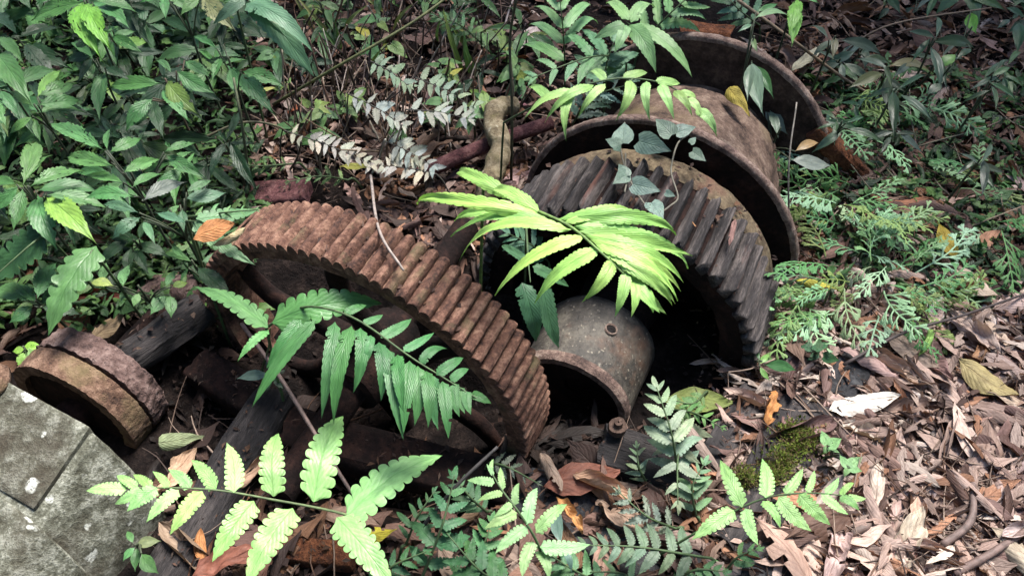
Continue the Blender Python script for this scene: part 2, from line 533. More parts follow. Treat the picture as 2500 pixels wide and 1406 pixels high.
def gz(x, y):
    """ground height"""
    z = .030 * mnoise.noise(Vector((x * 1.7, y * 1.7, 3))) + .012 * mnoise.noise(Vector((x * 6, y * 6, 8)))
    p = Vector((x, y, 0))
    q = p - GEAR2['c']
    u, v = q.dot(U), q.dot(V)
    if -.45 < u < .9 and abs(v) < .42:
        z -= .10 * max(0, 1 - (v / .42) ** 2) * min(1, (u + .45) / .3) * min(1, (.9 - u) / .2)
    q = p - GEAR1['c']
    u, v = q.dot(U), q.dot(V)
    if -.30 < u < .35 and abs(v) < .42:
        z -= .20 * max(0, 1 - (v / .42) ** 2) * min(1, (u + .30) / .2) * min(1, (.35 - u) / .15)
    if y > 2.2: z += .06 * (min(y, 6) - 2.2)
    return z


def axis_coords(a, b, step, far):
    c = list(np.arange(a, b + 1e-6, step))
    s, x = step, b
    while x < far:
        s *= 1.5; x += s; c.append(x)
    s, x = step, a
    while x > -far:
        s *= 1.5; x -= s; c.insert(0, x)
    return c


gx, gy = axis_coords(-2.3, 2.3, .03, 60), axis_coords(.1, 3.4, .03, 60)
gv = [(x, y, gz(x, y) + .010 * mnoise.noise(Vector((x * 25, y * 25, 1)))) for y in gy for x in gx]
gf = [(j * len(gx) + i, j * len(gx) + i + 1, (j + 1) * len(gx) + i + 1, (j + 1) * len(gx) + i) for j in range(len(gy) - 1) for i in range(len(gx) - 1)]
tag(obj("ground", mesh("ground", gv, gf), M_SOIL), kind="structure")


def GP(px, py, h=0.0):
    """point h above the (uneven) ground seen at a pixel"""
    p = PX(px, py, h)
    for _ in range(3):
        p = PX(px, py, gz(p.x, p.y) + h)
    return p


# ------------------------------------------------------------------ machinery
def frame(c, ax):
    """local X = to the right looking along the shaft, Y = along the shaft, Z = up"""
    y = ax.normalized()
    x = y.cross(Vector((0, 0, 1))).normalized()
    z = x.cross(y)
    return Matrix(((x.x, y.x, z.x, c.x), (x.y, y.y, z.y, c.y), (x.z, y.z, z.z, c.z), (0, 0, 0, 1)))


def lathe(profile, seg=96, rough=0.0, freq=20.0, seed=0.0, a0=0.0, a1=2 * math.pi):
    """closed profile [(y, r)] revolved about local Y"""
    vs, fs = [], []
    n = len(profile)
    full = abs(a1 - a0 - 2 * math.pi) < 1e-6
    cnt = seg if full else seg + 1
    for i in range(cnt):
        th = a0 + (a1 - a0) * i / seg
        ct, st = math.cos(th), math.sin(th)
        for (y, r) in profile:
            p = Vector((r * ct, y, r * st))
            if rough:
                d = rough * mnoise.fractal(p * freq + Vector((seed, 0, 0)), 1.0, 2.0, 3)
                p = Vector(((r + d) * ct, y + d * .5, (r + d) * st))
            vs.append(p)
    for i in range(seg):
        k = (i + 1) % cnt
        for j in range(n):
            a, b = i * n + j, i * n + (j + 1) % n
            c, d = k * n + (j + 1) % n, k * n + j
            fs.append((a, b, c, d))
    return vs, fs


def dense(profile, step):
    out = []
    for k in range(len(profile)):
        a, b = Vector(profile[k]), Vector(profile[(k + 1) % len(profile)])
        n = max(1, int((b - a).length / step))
        out += [tuple(a.lerp(b, i / n)) for i in range(n)]
    return out


def flat_shade(me, ang=35):
    try:
        me.set_sharp_from_angle(angle=R(ang))
    except Exception:
        pass
    return me


def tooth_mesh(name, length, base_w, top_w, height, ny, seed, rough, freq, lamin=False):
    """ridge along +Y from 0 to length, root at z = 0; x tangential"""
    prof = [(-.5 * base_w, -.008), (-.5 * base_w, 0), (-.40 * base_w, height * .45), (-.5 * top_w - .001, height * .85), (-.28 * top_w, height), (.28 * top_w, height), (.5 * top_w + .001, height * .85), (.40 * base_w, height * .45), (.5 * base_w, 0), (.5 * base_w, -.008)]
    if lamin:
        p2 = []
        for k in range(len(prof) - 1):
            a, b = prof[k], prof[k + 1]
            p2 += [a, ((a[0] + b[0]) / 2, (a[1] + b[1]) / 2)]
        prof = p2 + [prof[-1]]
    n = len(prof)
    vs, fs = [], []
    for i in range(ny + 1):
        t = i / ny
        for k, (x, z) in enumerate(prof):
            y = length * t
            e = min(t, 1 - t)
            round_end = 1.0 if e > .03 else .88 + 4 * e
            p = Vector((x * 70, y * (5 if lamin else 40), z * 70)) + Vector((seed * 7.1, 0, seed))
            d = mnoise.fractal(p * freq, 1.0, 2.1, 4)
            if lamin:
                d += 1.5 * (abs(mnoise.noise(Vector((x * 260 + seed * 5, y * 9, z * 90)))) - .3)
                d += .45 * mnoise.noise(Vector((x * 300, y * 90, seed)))
                if i in (0, ny): y += .010 * mnoise.noise(Vector((x * 120, seed * 3.3, i)))
                if z > 0: z = z * (1 + .22 * mnoise.noise(Vector((seed * 9.7, y * 12, 0))))
            nx = (x / (base_w * .5))
            vs.append((x + rough * d * nx, y + (rough * d * .6 if i in (0, ny) else 0), z * round_end + rough * d))
    for i in range(ny):
        for k in range(n - 1):
            a = i * n + k
            fs.append((a, a + 1, a + n + 1, a + n))
    fs.append(tuple(range(n - 1, -1, -1)))
    fs.append(tuple(ny * n + k for k in range(n)))
    me = mesh(name, vs, fs)
    return me


def ring_place(F, r, th):
    """matrix for something standing on a rim of radius r at angle th (0 = right of shaft, pi/2 = top)"""
    rad = Vector((math.cos(th), 0, math.sin(th)))
    tan = Vector((math.sin(th), 0, -math.cos(th)))
    Mloc = Matrix(((tan.x, 0, rad.x, rad.x * r), (tan.y, 1, rad.y, 0), (tan.z, 0, rad.z, rad.z * r), (0, 0, 0, 1)))
    return F @ Mloc


# --- front gear wheel
F1 = frame(GEAR1['c'], GEAR1['ax'])
g1 = thing("gear_wheel", GEAR1['c'], "rust-brown spoked gear ring with close ridged teeth standing half sunk in the ground", "gear")
W1 = GEAR1['w']
vs, fs = lathe(dense([(0.004, .392), (W1 - .004, .392), (W1 - .004, .362), (W1 * .62, .358), (W1 * .62, .345), (W1 * .38, .345), (W1 * .38, .358), (.004, .362)], .02), 220, .0015, 40)
obj("rim", flat_shade(mesh("gear_rim", vs, fs)), M_RUST1, g1, F1)
T1 = [flat_shade(tooth_mesh("tooth", W1, .0258, .0105, .0185, 24, k + 1, .0011, 1.6), 28) for k in range(6)]
for k in range(94):
    th = R(3.83) * k + .02
    o = obj("tooth", T1[rng.randrange(6)], M_RUST1, g1, ring_place(F1, .3905, th + rng.uniform(-.002, .002)))
for k in range(6):
    th = R(60 * k + 16)
    pts = []
    for q in range(9):
        t = q / 8
        a = th + .55 * math.sin(t * math.pi) * (0.5) + .25 * t
        r = .06 + .295 * t
        pts.append(Vector((r * math.cos(a), W1 * .5, r * math.sin(a))))
    path = spline(pts, 24)
    vs, fs, uv = tube_data(path, [.034 - .012 * i / 24 for i in range(25)], 12, .10, 25)
    vs = [Vector((v.x, W1 * .5 + (v.y - W1 * .5) * .75, v.z)) for v in vs]
    obj("spoke", mesh("spoke", vs, fs), M_RUST_SHADED, g1, F1)
vs, fs = lathe(dense([(-.03, .036), (-.03, .062), (.02, .075), (W1 - .01, .075), (W1 + .04, .062), (W1 + .04, .036)], .02), 48, .004, 30)
obj("hub", flat_shade(mesh("hub", vs, fs)), M_RUST_SHADED, g1, F1)
vs, fs = lathe(dense([(-.30, .002), (-.30, .034), (.52, .034), (.52, .002)], .05), 24, .002, 30)
obj("shaft", flat_shade(mesh("shaft", vs, fs)), M_RUST_SHADED, g1, F1)

# --- rear gear with winch drum
F2 = frame(GEAR2['c'], GEAR2['ax'])
g2 = thing("winch_drum", GEAR2['c'], "large rusted winch drum with two flanges and a flaking toothed gear at its near end", "winch drum")
vs, fs = lathe(dense([(.006, .334), (.205, .335), (.205, .27), (.02, .27), (.006, .30)], .02), 200, .003, 30, 3)
obj("gear_rim", flat_shade(mesh("gear_rim", vs, fs)), M_RUST_SHADED, g2, F2)
vs, fs = lathe(dense([(.195, .337), (.25, .339), (.262, .334), (.262, .300), (.30, .285), (.30, .268), (.207, .268), (.207, .30)], .012), 260, .0022, 45, 4)
obj("collar", flat_shade(mesh("collar", vs, fs), 50), M_MOSSY, g2, F2)
T2 = [tooth_mesh("flaked_tooth", .198, .0262, .0080, .032, 48, k + 1, .0023, .8, True) for k in range(8)]
for k in range(58):
    th = R(360 / 58) * k
    s = rng.uniform(.85, 1.12)
    obj("tooth", T2[rng.randrange(8)], M_LAMI, g2, ring_place(F2, .334, th + rng.uniform(-.006, .006)) @ Matrix.Diagonal((s, rng.uniform(.94, 1.02), rng.uniform(.8, 1.1), 1)))
vs, fs = lathe(dense([(.20, .05), (.20, .268), (.225, .268), (.225, .05)], .03), 96, .003, 20)
obj("web", flat_shade(mesh("web", vs, fs)), M_RUST_SHADED, g2, F2)
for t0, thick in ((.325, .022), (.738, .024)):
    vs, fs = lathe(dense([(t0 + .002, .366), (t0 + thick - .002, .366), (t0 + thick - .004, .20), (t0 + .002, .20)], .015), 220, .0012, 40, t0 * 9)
    fo = obj("flange", flat_shade(mesh("flange", vs, fs)), M_RUST_SHADED if t0 < .5 else M_RUSTM, g2, F2)  # near face takes the darker rust: its shadow is put into the colour
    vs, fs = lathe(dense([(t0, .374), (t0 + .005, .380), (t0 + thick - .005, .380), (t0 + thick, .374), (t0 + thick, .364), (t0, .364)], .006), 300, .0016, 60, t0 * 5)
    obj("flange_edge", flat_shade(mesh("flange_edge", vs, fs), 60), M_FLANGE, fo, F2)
vs, fs = lathe(dense([(.340, .18), (.340, .284), (.50, .286), (.665, .268), (.683, .258), (.683, .23), (.745, .23), (.745, .18)], .02), 200, .003, 24, 5)
obj("barrel", flat_shade(mesh("barrel", vs, fs)), M_BROWN, g2, F2)
vs, fs = lathe(dense([(-.195, .002), (-.195, .045), (.95, .045), (.95, .002)], .06), 28, .002, 30)
obj("shaft", flat_shade(mesh("shaft", vs, fs)), M_RUST_SHADED, g2, F2)
vs, fs = lathe(dense([(.0, .046), (-.02, .09), (.20, .11), (.20, .046)], .03), 40, .003, 30)
obj("hub", flat_shade(mesh("hub", vs, fs)), M_RUST_SHADED, g2, F2)

# --- cylindrical housing on the near end of the drum shaft
hd = thing("shaft_housing", GEAR2['c'] - GEAR2['ax'] * .13, "smooth grey-brown cylindrical housing with a small round oil hole, open at its near end", "housing")
vs, fs = lathe(dense([(-.232, .1355), (-.10, .1365), (-.050, .1358), (-.036, .1290), (-.030, .115), (-.030, .048), (-.042, .048), (-.045, .10), (-.060, .118), (-.232, .121)], .008), 110, .0012, 20)
shell = obj("shell", flat_shade(mesh("housing_shell", vs, fs), 50), M_HOOD, hd, F2)
vs, fs = lathe(dense([(-.246, .134), (-.236, .1395), (-.222, .1385), (-.222, .1215), (-.246, .119)], .006), 110, .0016, 40)
obj("rim_lip", flat_shade(mesh("rim_lip", vs, fs)), M_FLANGE, hd, F2)
vs, fs = lathe(dense([(-.205, .03), (-.205, .1205), (-.185, .1205), (-.185, .03)], .02), 60, .002, 40)
obj("shade_disc", flat_shade(mesh("shade_disc", vs, fs)), M_RUST_SHADED, hd, F2)  # added dark disc stands in for the shade inside the open housing
ha = R(73)
cvs, cfs = lathe([(0.130, .0155), (.1415, .0145), (.1425, .0120), (.120, .0105)], 28)
Mh = F2 @ Matrix.Rotation(math.pi / 2 - ha, 4, 'Y') @ Matrix.Translation((0, -.118, 0)) @ Matrix.Rotation(math.pi / 2, 4, 'X')
obj("oil_hole", mesh("oil_hole", cvs, cfs), M_FLANGE, shell, Mh)
vs, fs = lathe([(.1382, .0001), (.1382, .0118), (.1345, .0118), (.1345, .0001)], 24)
M_BLACK = rust_material("hole_shade_black", (0.004, 0.003, 0.003), (0.006, 0.005, 0.005), (0.010, 0.008, 0.008), 20, .3, .95)
obj("hole_shade", mesh("hole_shade", vs, fs), M_BLACK, shell, Mh)  # black disc stands in for the shade inside the oil hole


def beam_mesh(name, L, w, h, rough=.006, grain=.006, seed=0, rad=.012, step=.02, chip=0.0):
    """rounded bar along +Y, centred in X, top at z = 0"""
    prof = []
    for cx, cz, a0 in ((w / 2 - rad, -rad, 0), (-w / 2 + rad, -rad, 90), (-w / 2 + rad, -h + rad, 180), (w / 2 - rad, -h + rad, 270)):
        for q in range(4):
            a = R(a0 + 30 * q)
            prof.append((cx + rad * math.cos(a), cz + rad * math.sin(a)))
    prof = dense(prof, .014)
    n = len(prof)
    ny = max(4, int(L / step))
    vs, fs = [], []
    for i in range(ny + 1):
        y = L * i / ny
        for x, z in prof:
            p = Vector((x * 18 + seed * 3, y * 3.0, z * 18))
            d = rough * mnoise.fractal(p, 1.0, 2.0, 4)
            d -= grain * max(0, .35 - abs(mnoise.noise(Vector((x * 45 + seed, y * 3.5, z * 45))))) * 2
            c = Vector((x, 0, z + h / 2)).normalized()
            k = 1.0
            if i in (0, ny): k = .92
            ye = y + (.02 * mnoise.noise(Vector((x * 20, z * 20, seed + i))) if i in (0, ny) else 0)
            vs.append((x * k + c.x * d, ye, (z + h / 2) * k - h / 2 + c.z * d))
    for i in range(ny):
        for k in range(n):
            a, b = i * n + k, i * n + (k + 1) % n
            fs.append((a, b, b + n, a + n))
    fs.append(tuple(range(n)))
    fs.append(tuple(ny * n + k for k in range(n - 1, -1, -1)))
    return flat_shade(mesh(name, vs, fs), 50)


BEAMS = []


def beam(name, A, B, w, h, mat, label=None, cat=None, parent=None, roll=0, seed=0, **kw):
    d = B - A
    BEAMS.append((A, B, w))
    M = frame(A, d) @ Matrix.Rotation(roll, 4, 'Y')
    o = obj(name, beam_mesh(name, d.length, w, h, seed=seed, **kw), mat, parent, M)
    if label: tag(o, label, cat)
    return o


# --- double pulley with its stub shaft
pc = Vector((-.926, .954, .067))
pax = Vector((math.sin(.385), math.cos(.385), 0))
FP = frame(pc, pax)
pl = thing("pulley", pc, "short rusted double-rimmed pulley wheel behind the grey lichened casing", "pulley")
vs, fs = lathe(dense([(0, .146), (.052, .147), (.052, .118), (.0, .118)], .005), 260, .0022, 90, 2)
obj("rim", flat_shade(mesh("pulley_rim", vs, fs)), M_PULLEY, pl, FP)
vs, fs = lathe(dense([(.060, .147), (.112, .142), (.122, .118), (.060, .112)], .005), 260, .0050, 60, 7)
obj("rim", flat_shade(mesh("pulley_rim", vs, fs)), M_PULLEY2, pl, FP)
vs, fs = lathe(dense([(.012, .03), (.012, .1185), (.068, .1185), (.068, .03)], .02), 60, .002, 30)
obj("web", flat_shade(mesh("web", vs, fs)), M_RUST_SHADED, pl, FP)
vs, fs = lathe(dense([(-.20, .002), (-.20, .036), (.30, .036), (.30, .002)], .03), 24, .003, 30)
obj("shaft", flat_shade(mesh("shaft", vs, fs)), M_RUST_SHADED, pl, FP)

# --- grey casing, lower left
prof = [(-1.75, -.03), (-1.75, .335), (-1.25, .278), (-1.06, .252), (-1.02, .243), (-1.002, .215), (-.985, .172), (-.966, .115), (-.952, .045), (-.95, -.03)]


def extrude_profile(name, pr, u0, u1, off=0.0, rough=.003, bevel=.006, skew=0.0):
    """profile in (v, z) extruded along U, the top falling towards the near end; world coordinates"""
    pr = dense(pr + [], .016)
    cen = Vector((-1.3, .05))
    vs, fs = [], []
    us = [u0, u0 + bevel] + list(np.linspace(u0 + bevel + .012, u1 - bevel - .012, max(3, int((u1 - u0) / .014)))) + [u1 - bevel, u1]
    n = len(pr)
    for iu, u in enumerate(us):
        inset = bevel if iu in (0, len(us) - 1) else 0
        for v, z in pr:
            c = (Vector((v, z)) - cen).normalized()
            k = off - inset
            uu = u + skew * (v + 1.03) * max(0.0, min(1.0, (u - u0 - .02) / max(.02, u1 - u0)))
            zz = z + .28 * (u - .39) * max(0, z) / .25
            P = U * uu + V * (v + c.x * k) + Vector((0, 0, zz + c.y * k))
            d = rough * mnoise.fractal(P * 18, 1.0, 2.0, 5)
            if iu in (0, 1, len(us) - 1, len(us) - 2): d += rough * 1.6 * mnoise.noise(P * 55)
            vs.append(P + Vector((V.x * c.x, V.y * c.x, c.y)) * d)
    for i in range(len(us) - 1):
        for j in range(n):
            a, b = i * n + j, i * n + (j + 1) % n
            fs.append((a, b, b + n, a + n))
    fs.append(tuple(range(n - 1, -1, -1)))
    fs.append(tuple((len(us) - 1) * n + j for j in range(n)))
    return flat_shade(mesh(name, vs, fs), 40)


cs = thing("machine_casing", (U * .2 + V * -1.2), "grey-green lichen-spotted machine casing with a jointed lid filling the lower left corner", "casing")
obj("body", extrude_profile("casing_body", prof, -.25, .388), M_CASE, cs)
lid = [(-1.74, .30), (-1.74, .344), (-1.25, .287), (-1.034, .257), (-1.034, .21)]
obj("lid_plate", extrude_profile("lid_plate", lid, .238, .391, bevel=.003, rough=.002), M_CASE, cs)
obj("side_cover", extrude_profile("side_cover", prof[1:-1] + [(-1.0, 0.02), (-1.70, .16)], -.24, .222, off=.008, bevel=.004, rough=.0025, skew=-.12), M_CASE, cs)
lugp = U * .372 + V * -1.262 + Vector((0, 0, .278))
vs, fs = lathe(dense([(0, .001), (0, .046), (.022, .036), (.022, .001)], .008), 28, .004, 40)
lug = obj("lug", mesh("lug", vs, fs), M_PULLEY, cs, Matrix.Translation(lugp) @ Matrix.Rotation(math.pi / 2, 4, 'X'))
vs, fs = lathe([(0.018, .0005), (.018, .012), (.034, .012), (.034, .0005)], 6)
obj("bolt", mesh("bolt", vs, fs, smooth=False), M_PULLEY, lug, Matrix.Translation(lugp) @ Matrix.Rotation(math.pi / 2, 4, 'X'))


# --- beams and bars (A, B at the top centre line)
def uvz(u, v, z): return U * u + V * v + Vector((0, 0, z))


b0 = PX(400, 1400, .05); b1 = PX(645, 985, .05)
beam("timber_beam", b0 - (b1 - b0) * .3, b1 + (b1 - b0) * .12, .105, .10, M_TIMBER, "dark split timber beam running away under the bright lower fern", "beam", seed=1, rad=.014, rough=.008, grain=.010)
b0 = PX(318, 838, .12); b1 = PX(425, 765, .12)
beam("timber_stub", b0 - (b1 - b0) * .25, b1 + (b1 - b0) * .6, .085, .085, M_TIMBER, "cracked dark log end leaning behind the pulley", "timber", seed=2, rad=.036, rough=.006, grain=.014)
b0 = PX(690, 1030, .03); b1 = PX(1160, 1150, .02)
beam("base_beam", b0, b1 + (b1 - b0) * .2, .10, .08, M_RUST_SHADED, "dark base beam lying beneath the front gear wheel", "beam", seed=3)
b0 = PX(1270, 1180, .02); b1 = PX(1720, 1425, .02)
beam("base_beam", b0, b1 + (b1 - b0) * .2, .115, .10, M_STONE, "grey pitted base bar at the bottom beneath the pale young fern", "beam", seed=4, rough=.005, grain=.003)
b0 = PX(470, 870, .03); b1 = PX(690, 1010, .02)
beam("base_beam", b0, b1, .09, .08, M_RUST_SHADED, "black rotten beam in the shadow between pulley and front gear", "beam", seed=5, grain=.012)
b0 = PX(700, 1330, .02); b1 = PX(870, 1345, .02)
beam("iron_bar", b0, b1, .055, .06, M_ORANGE, "dark red rusty bar below the bright lower fern", "bar", seed=6)
b0 = PX(350, 690, .06); b1 = PX(470, 690, .10)
beam("iron_block", b0, b1, .08, .08, M_PULLEY2, "rusty red-brown block under the leafy stems left of the front gear", "iron block", seed=7, rad=.02)
# bearing bracket beside the housing
bb = PX(1560, 1085, .02)
br = thing("bearing_bracket", bb, "dark bearing foot with a rusty bolt beside the housing", "bracket")
beam("foot_plate", PX(1470, 1075, .05), PX(1690, 1150, .03), .11, .05, M_TIMBER, parent=br, seed=8)
bp_ = PX(1507, 1048, .06)
vs, fs = lathe(dense([(0, .001), (0, .020), (.016, .020), (.016, .009), (.028, .008), (.028, .001)], .008), 14, .003, 60)
obj("bolt", flat_shade(mesh("bolt", vs, fs)), M_RUSTM, br, Matrix.Translation(bp_) @ Matrix.Rotation(math.pi / 2, 4, 'X'))
# sleepers at the lower right
for (p0, p1, w, lab, sd, zz) in (
        ((1740, 1130), (1850, 950), .085, "narrow dark sleeper with orange leaves on it, right of the big gear", 11, .015),
        ((1790, 1330), (1985, 975), .12, "moss-topped sleeper end beside the dark narrow sleeper", 12, .035)):
    a, b = PX(*p0, zz), PX(*p1, zz)
    beam("sleeper", a, b, w, .09, M_SLEEP, lab, "sleeper", seed=sd, grain=.010)
a, b = PX(2040, 955, .03), PX(2095, 880, .03)
beam("stone_block", a, b, .075, .08, M_STONE, "small dark stone block beside the moss-topped sleeper", "stone", seed=13, rad=.012)
a, b = PX(1870, 1415, .03), PX(1900, 1290, .03)
beam("stone_slab", a - (b - a) * .3, b, .13, .07, M_STONE, "dark stone slab at the bottom edge below the bright right fern", "stone", seed=14, rad=.014)
# orange corroded plates by the far flange
a, b = PX(2030, 320, .16), PX(2110, 400, .06)
beam("corroded_angle", a + (a - b) * .3, b + (b - a) * .15, .07, .05, M_ORANGE, "flaking orange iron angle leaning on the far drum flange", "iron angle", seed=15, rough=.012)
a, b = PX(1670, 55, .20), PX(1790, 70, .20)
beam("corroded_plate", a, b, .07, .05, M_ORANGE, "crumbling orange iron lump above the far flange", "iron lump", seed=16, rough=.016)
a, b = PX(590, 470, .03), PX(745, 455, .06)
beam("iron_plate", a, b, .10, .03, M_PIPE, "dull maroon iron plate just behind the front gear teeth", "iron plate", seed=17)
a, b = PX(1015, 430, .06), PX(1345, 300, .09)
tube("iron_pipe", spline([a, a.lerp(b, .5) + Vector((0, 0, .01)), b], 30), .021, M_PIPE, sides=16, rough=.06, freq=60)
tag(bpy.data.objects["iron_pipe"], "thin maroon rusted pipe passing behind the crooked stem", "pipe")
pts = [PX(1262, 258, .15), PX(1222, 262, .16), PX(1204, 298, .15), PX(1222, 352, .13), PX(1210, 410, .10), PX(1192, 452, .08), PX(1168, 540, .01), PX(1150, 590, -.02)]
pth = spline(pts, 70)
tube("crooked_stem", pth, [(.020 + .010 * min(1, i / 8)) + .003 * math.sin(i * .55) for i in range(71)], M_BARK, sides=20, rough=.20, freq=48)
tag(bpy.data.objects["crooked_stem"], "thick crooked mottled brown woody stem behind the bright centre fern", "stem")

# ------------------------------------------------------------------ labels told apart by neighbours
LM_LITTER = {"the moss cushion": (1930, 1100), "the white bleached leaf": (2110, 985), "the fresh lime-green leaf": (2260, 840), "the long yellowish rolled leaf": (2410, 920),
             "the dark twig at right": (2300, 790), "the bent brown stick": (2370, 1250), "the very pale lime frond": (1950, 1205), "the grey base bar": (1500, 1280), "the pale young frond": (1270, 1260),
             "the bright lower-left frond": (650, 1215), "the far drum flange": (1900, 150), "the crooked stem": (1210, 350), "the lower right corner": (2490, 1395), "the large spikemoss patch": (2120, 690),
             "the upper right corner": (2490, 10), "the long olive cane": (900, 110), "the ash-pale dead frond": (800, 370), "the curled red-brown leaf": (2200, 480), "the upright yellow-olive leaf": (2310, 590),
             "the pale cream leaf": (1970, 150), "the arching twig at top right": (2180, 65), "the stone block": (2065, 915), "the stone slab": (1890, 1350), "the short brown stick": (2110, 1285), "the long corner stick": (2420, 1350)}
LM_LEFT = {"the two sunlit hanging leaves": (250, 90), "the yellow-green folded leaf": (170, 540), "the slanting brown twig": (410, 200), "the bright upright leaf": (120, 205), "the gear's left end": (540, 580),
           "the straight dark stem": (300, 430), "the blunt-lobed dark fern": (40, 620), "the hanging lobed frond": (180, 710), "the top left corner": (10, 10), "the long narrow fronds": (680, 100), "the pale pointed leaves at top": (500, 20)}
_used = set()


def uniq(desc, px, py, LM):
    """description plus the nearest landmark that makes the label new"""
    order = sorted(LM.items(), key=lambda q: (q[1][0] - px) ** 2 + (q[1][1] - py) ** 2)
    first = None
    for nm, (x, y) in order[:3]:
        dx, dy = px - x, py - y
        d = math.hypot(dx, dy)
        side = ("right of" if dx > 0 else "left of") if abs(dx) > abs(dy) else ("below" if dy > 0 else "above")
        if min(abs(dx), abs(dy)) > .5 * max(abs(dx), abs(dy)):
            side = ("below" if dy > 0 else "above") + " and " + ("right of" if dx > 0 else "left of")
        lab = "%s %s%s %s" % (desc, "just " if d < 70 else ("" if d < 180 else "well "), side, nm)
        first = first or lab
        if lab not in _used:
            _used.add(lab)
            return lab
    return first


def tone(c):
    t = sum(c)
    if c[0] > 1.65 * c[1]: return "rusty orange" if t > .38 else "dark rusty"
    for lim, w in ((1.15, "bleached"), (.92, "pale pinkish"), (.72, "light tan"), (.56, "dusty brown"), (.40, "mid-brown"), (.28, "dark brown")):
        if t > lim: return w
    return "blackish brown"


# ------------------------------------------------------------------ ferns
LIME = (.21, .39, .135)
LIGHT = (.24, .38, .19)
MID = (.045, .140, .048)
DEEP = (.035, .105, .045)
GREYG = (.18, .24, .17)
GREY = (.23, .26, .24)
PALE = (.30, .30, .265)
MINT = (.15, .29, .125)


ASP = dict(lobed_pinna=.27, crenate_pinna=.24, sickle_pinna=.24, deep_lobed_pinna=.36, tattered_pinna=.34)


def frond(label, rachis, pins, kind, color, drop=.35, stem=(.05, .09, .03), rad=.0028, mat=M_FERN, width=1.0, name="fern_frond", foot=True, cat="fern", group=None, hoff=0.0, wpx=None, roll=.3):
    """rachis [(px, py, h)] from base to tip; pins [(attach px, py, tip px, py)]"""
    R3 = [PX(x, y, h + hoff) for x, y, h in rachis]
    path = spline(R3, 26)
    base = path[0].copy()
    g = Vector((base.x, base.y, gz(base.x, base.y)))
    th = thing(name, g, label, cat, group)
    scr = [(path[i], *to_px(path[i])) for i in range(len(path))]
    pp = path
    if base.z - g.z > .015:
        d = (path[0] - path[2]).normalized()
        off = Vector((d.x, d.y, 0)) * .05
        fx = g + off
        fx.z = gz(fx.x, fx.y) - .01
        pp = spline([fx, fx.lerp(path[0], .6) + Vector((0, 0, .02)), path[0]], 8)[:-1] + path
    n = len(pp)
    tube("rachis", pp, [rad * (1.25 - .9 * i / n) for i in range(n)], M_STEM, th, 6, color=stem)
    for k, (ax_, ay_, tx, ty) in enumerate(pins):
        best = min(scr, key=lambda q: (q[1] - ax_) ** 2 + (q[2] - ay_) ** 2)
        A = PX(ax_, ay_, best[0].z)
        if (A - best[0]).length > .05: A = best[0].copy()
        Lpx = math.hypot(tx - ax_, ty - ay_)
        Lm = Lpx * (CAM - A).length / FPX
        B = PX(tx, ty, A.z - drop * Lm * rng.uniform(.7, 1.2))
        me = kind[rng.randrange(len(kind))]
        asp = ASP[me.name.split('.')[0]]
        wp = width * asp * Lpx if wpx is None else wpx * min(1.0, .45 + .55 * Lpx / 160)
        wd = wp * (CAM - A).length / FPX / ((B - A).length * asp)
        obj("pinna", me, mat, th, place(A, B, rng.uniform(-roll, roll), wd * rng.uniform(.88, 1.12), .45), vary(color, .2))
    return th


def to_px(p):
    d = p - CAM
    z = d.dot(FW)
    return (1250 + FPX * d.x / z, 703 - FPX * d.dot(UPV) / z)


def auto_frond(label, rachis, npair, lpx, kind, color, ang=62, drop=.3, taper=.7, mess=0.0, **kw):
    """pinnae set in pairs along the rachis, lengths lpx pixels at the widest"""
    path = spline([Vector((x, y, 0)) for x, y, h in rachis], 60)
    pins = []
    for k in range(npair):
        t = .12 + .86 * (k / max(1, npair - 1)) ** .95
        i = min(59, int(t * 60))
        p, d = path[i], (path[i + 1] - path[i]).normalized()
        L = lpx * min(1, .65 + 1.6 * t) * (1 - taper * t ** 1.6) * rng.uniform(.85 - .35 * mess, 1.1 + .15 * mess)
        for s in (-1, 1):
            a = R(ang * (1 - .35 * t) + rng.uniform(-8 - 22 * mess, 8 + 22 * mess)) * s
            e = Vector((d.x * math.cos(a) - d.y * math.sin(a), d.x * math.sin(a) + d.y * math.cos(a), 0))
            if rng.random() < .95 - .22 * mess:
                pins.append((p.x, p.y, p.x + e.x * L, p.y + e.y * L * .85))
    d = (path[60] - path[57]).normalized()
    q = path[57]
    pins.append((q.x, q.y, q.x + d.x * lpx * .4, q.y + d.y * lpx * .4))
    return frond(label, rachis, pins, kind, color, drop=drop, roll=.22 + .8 * mess, **kw)


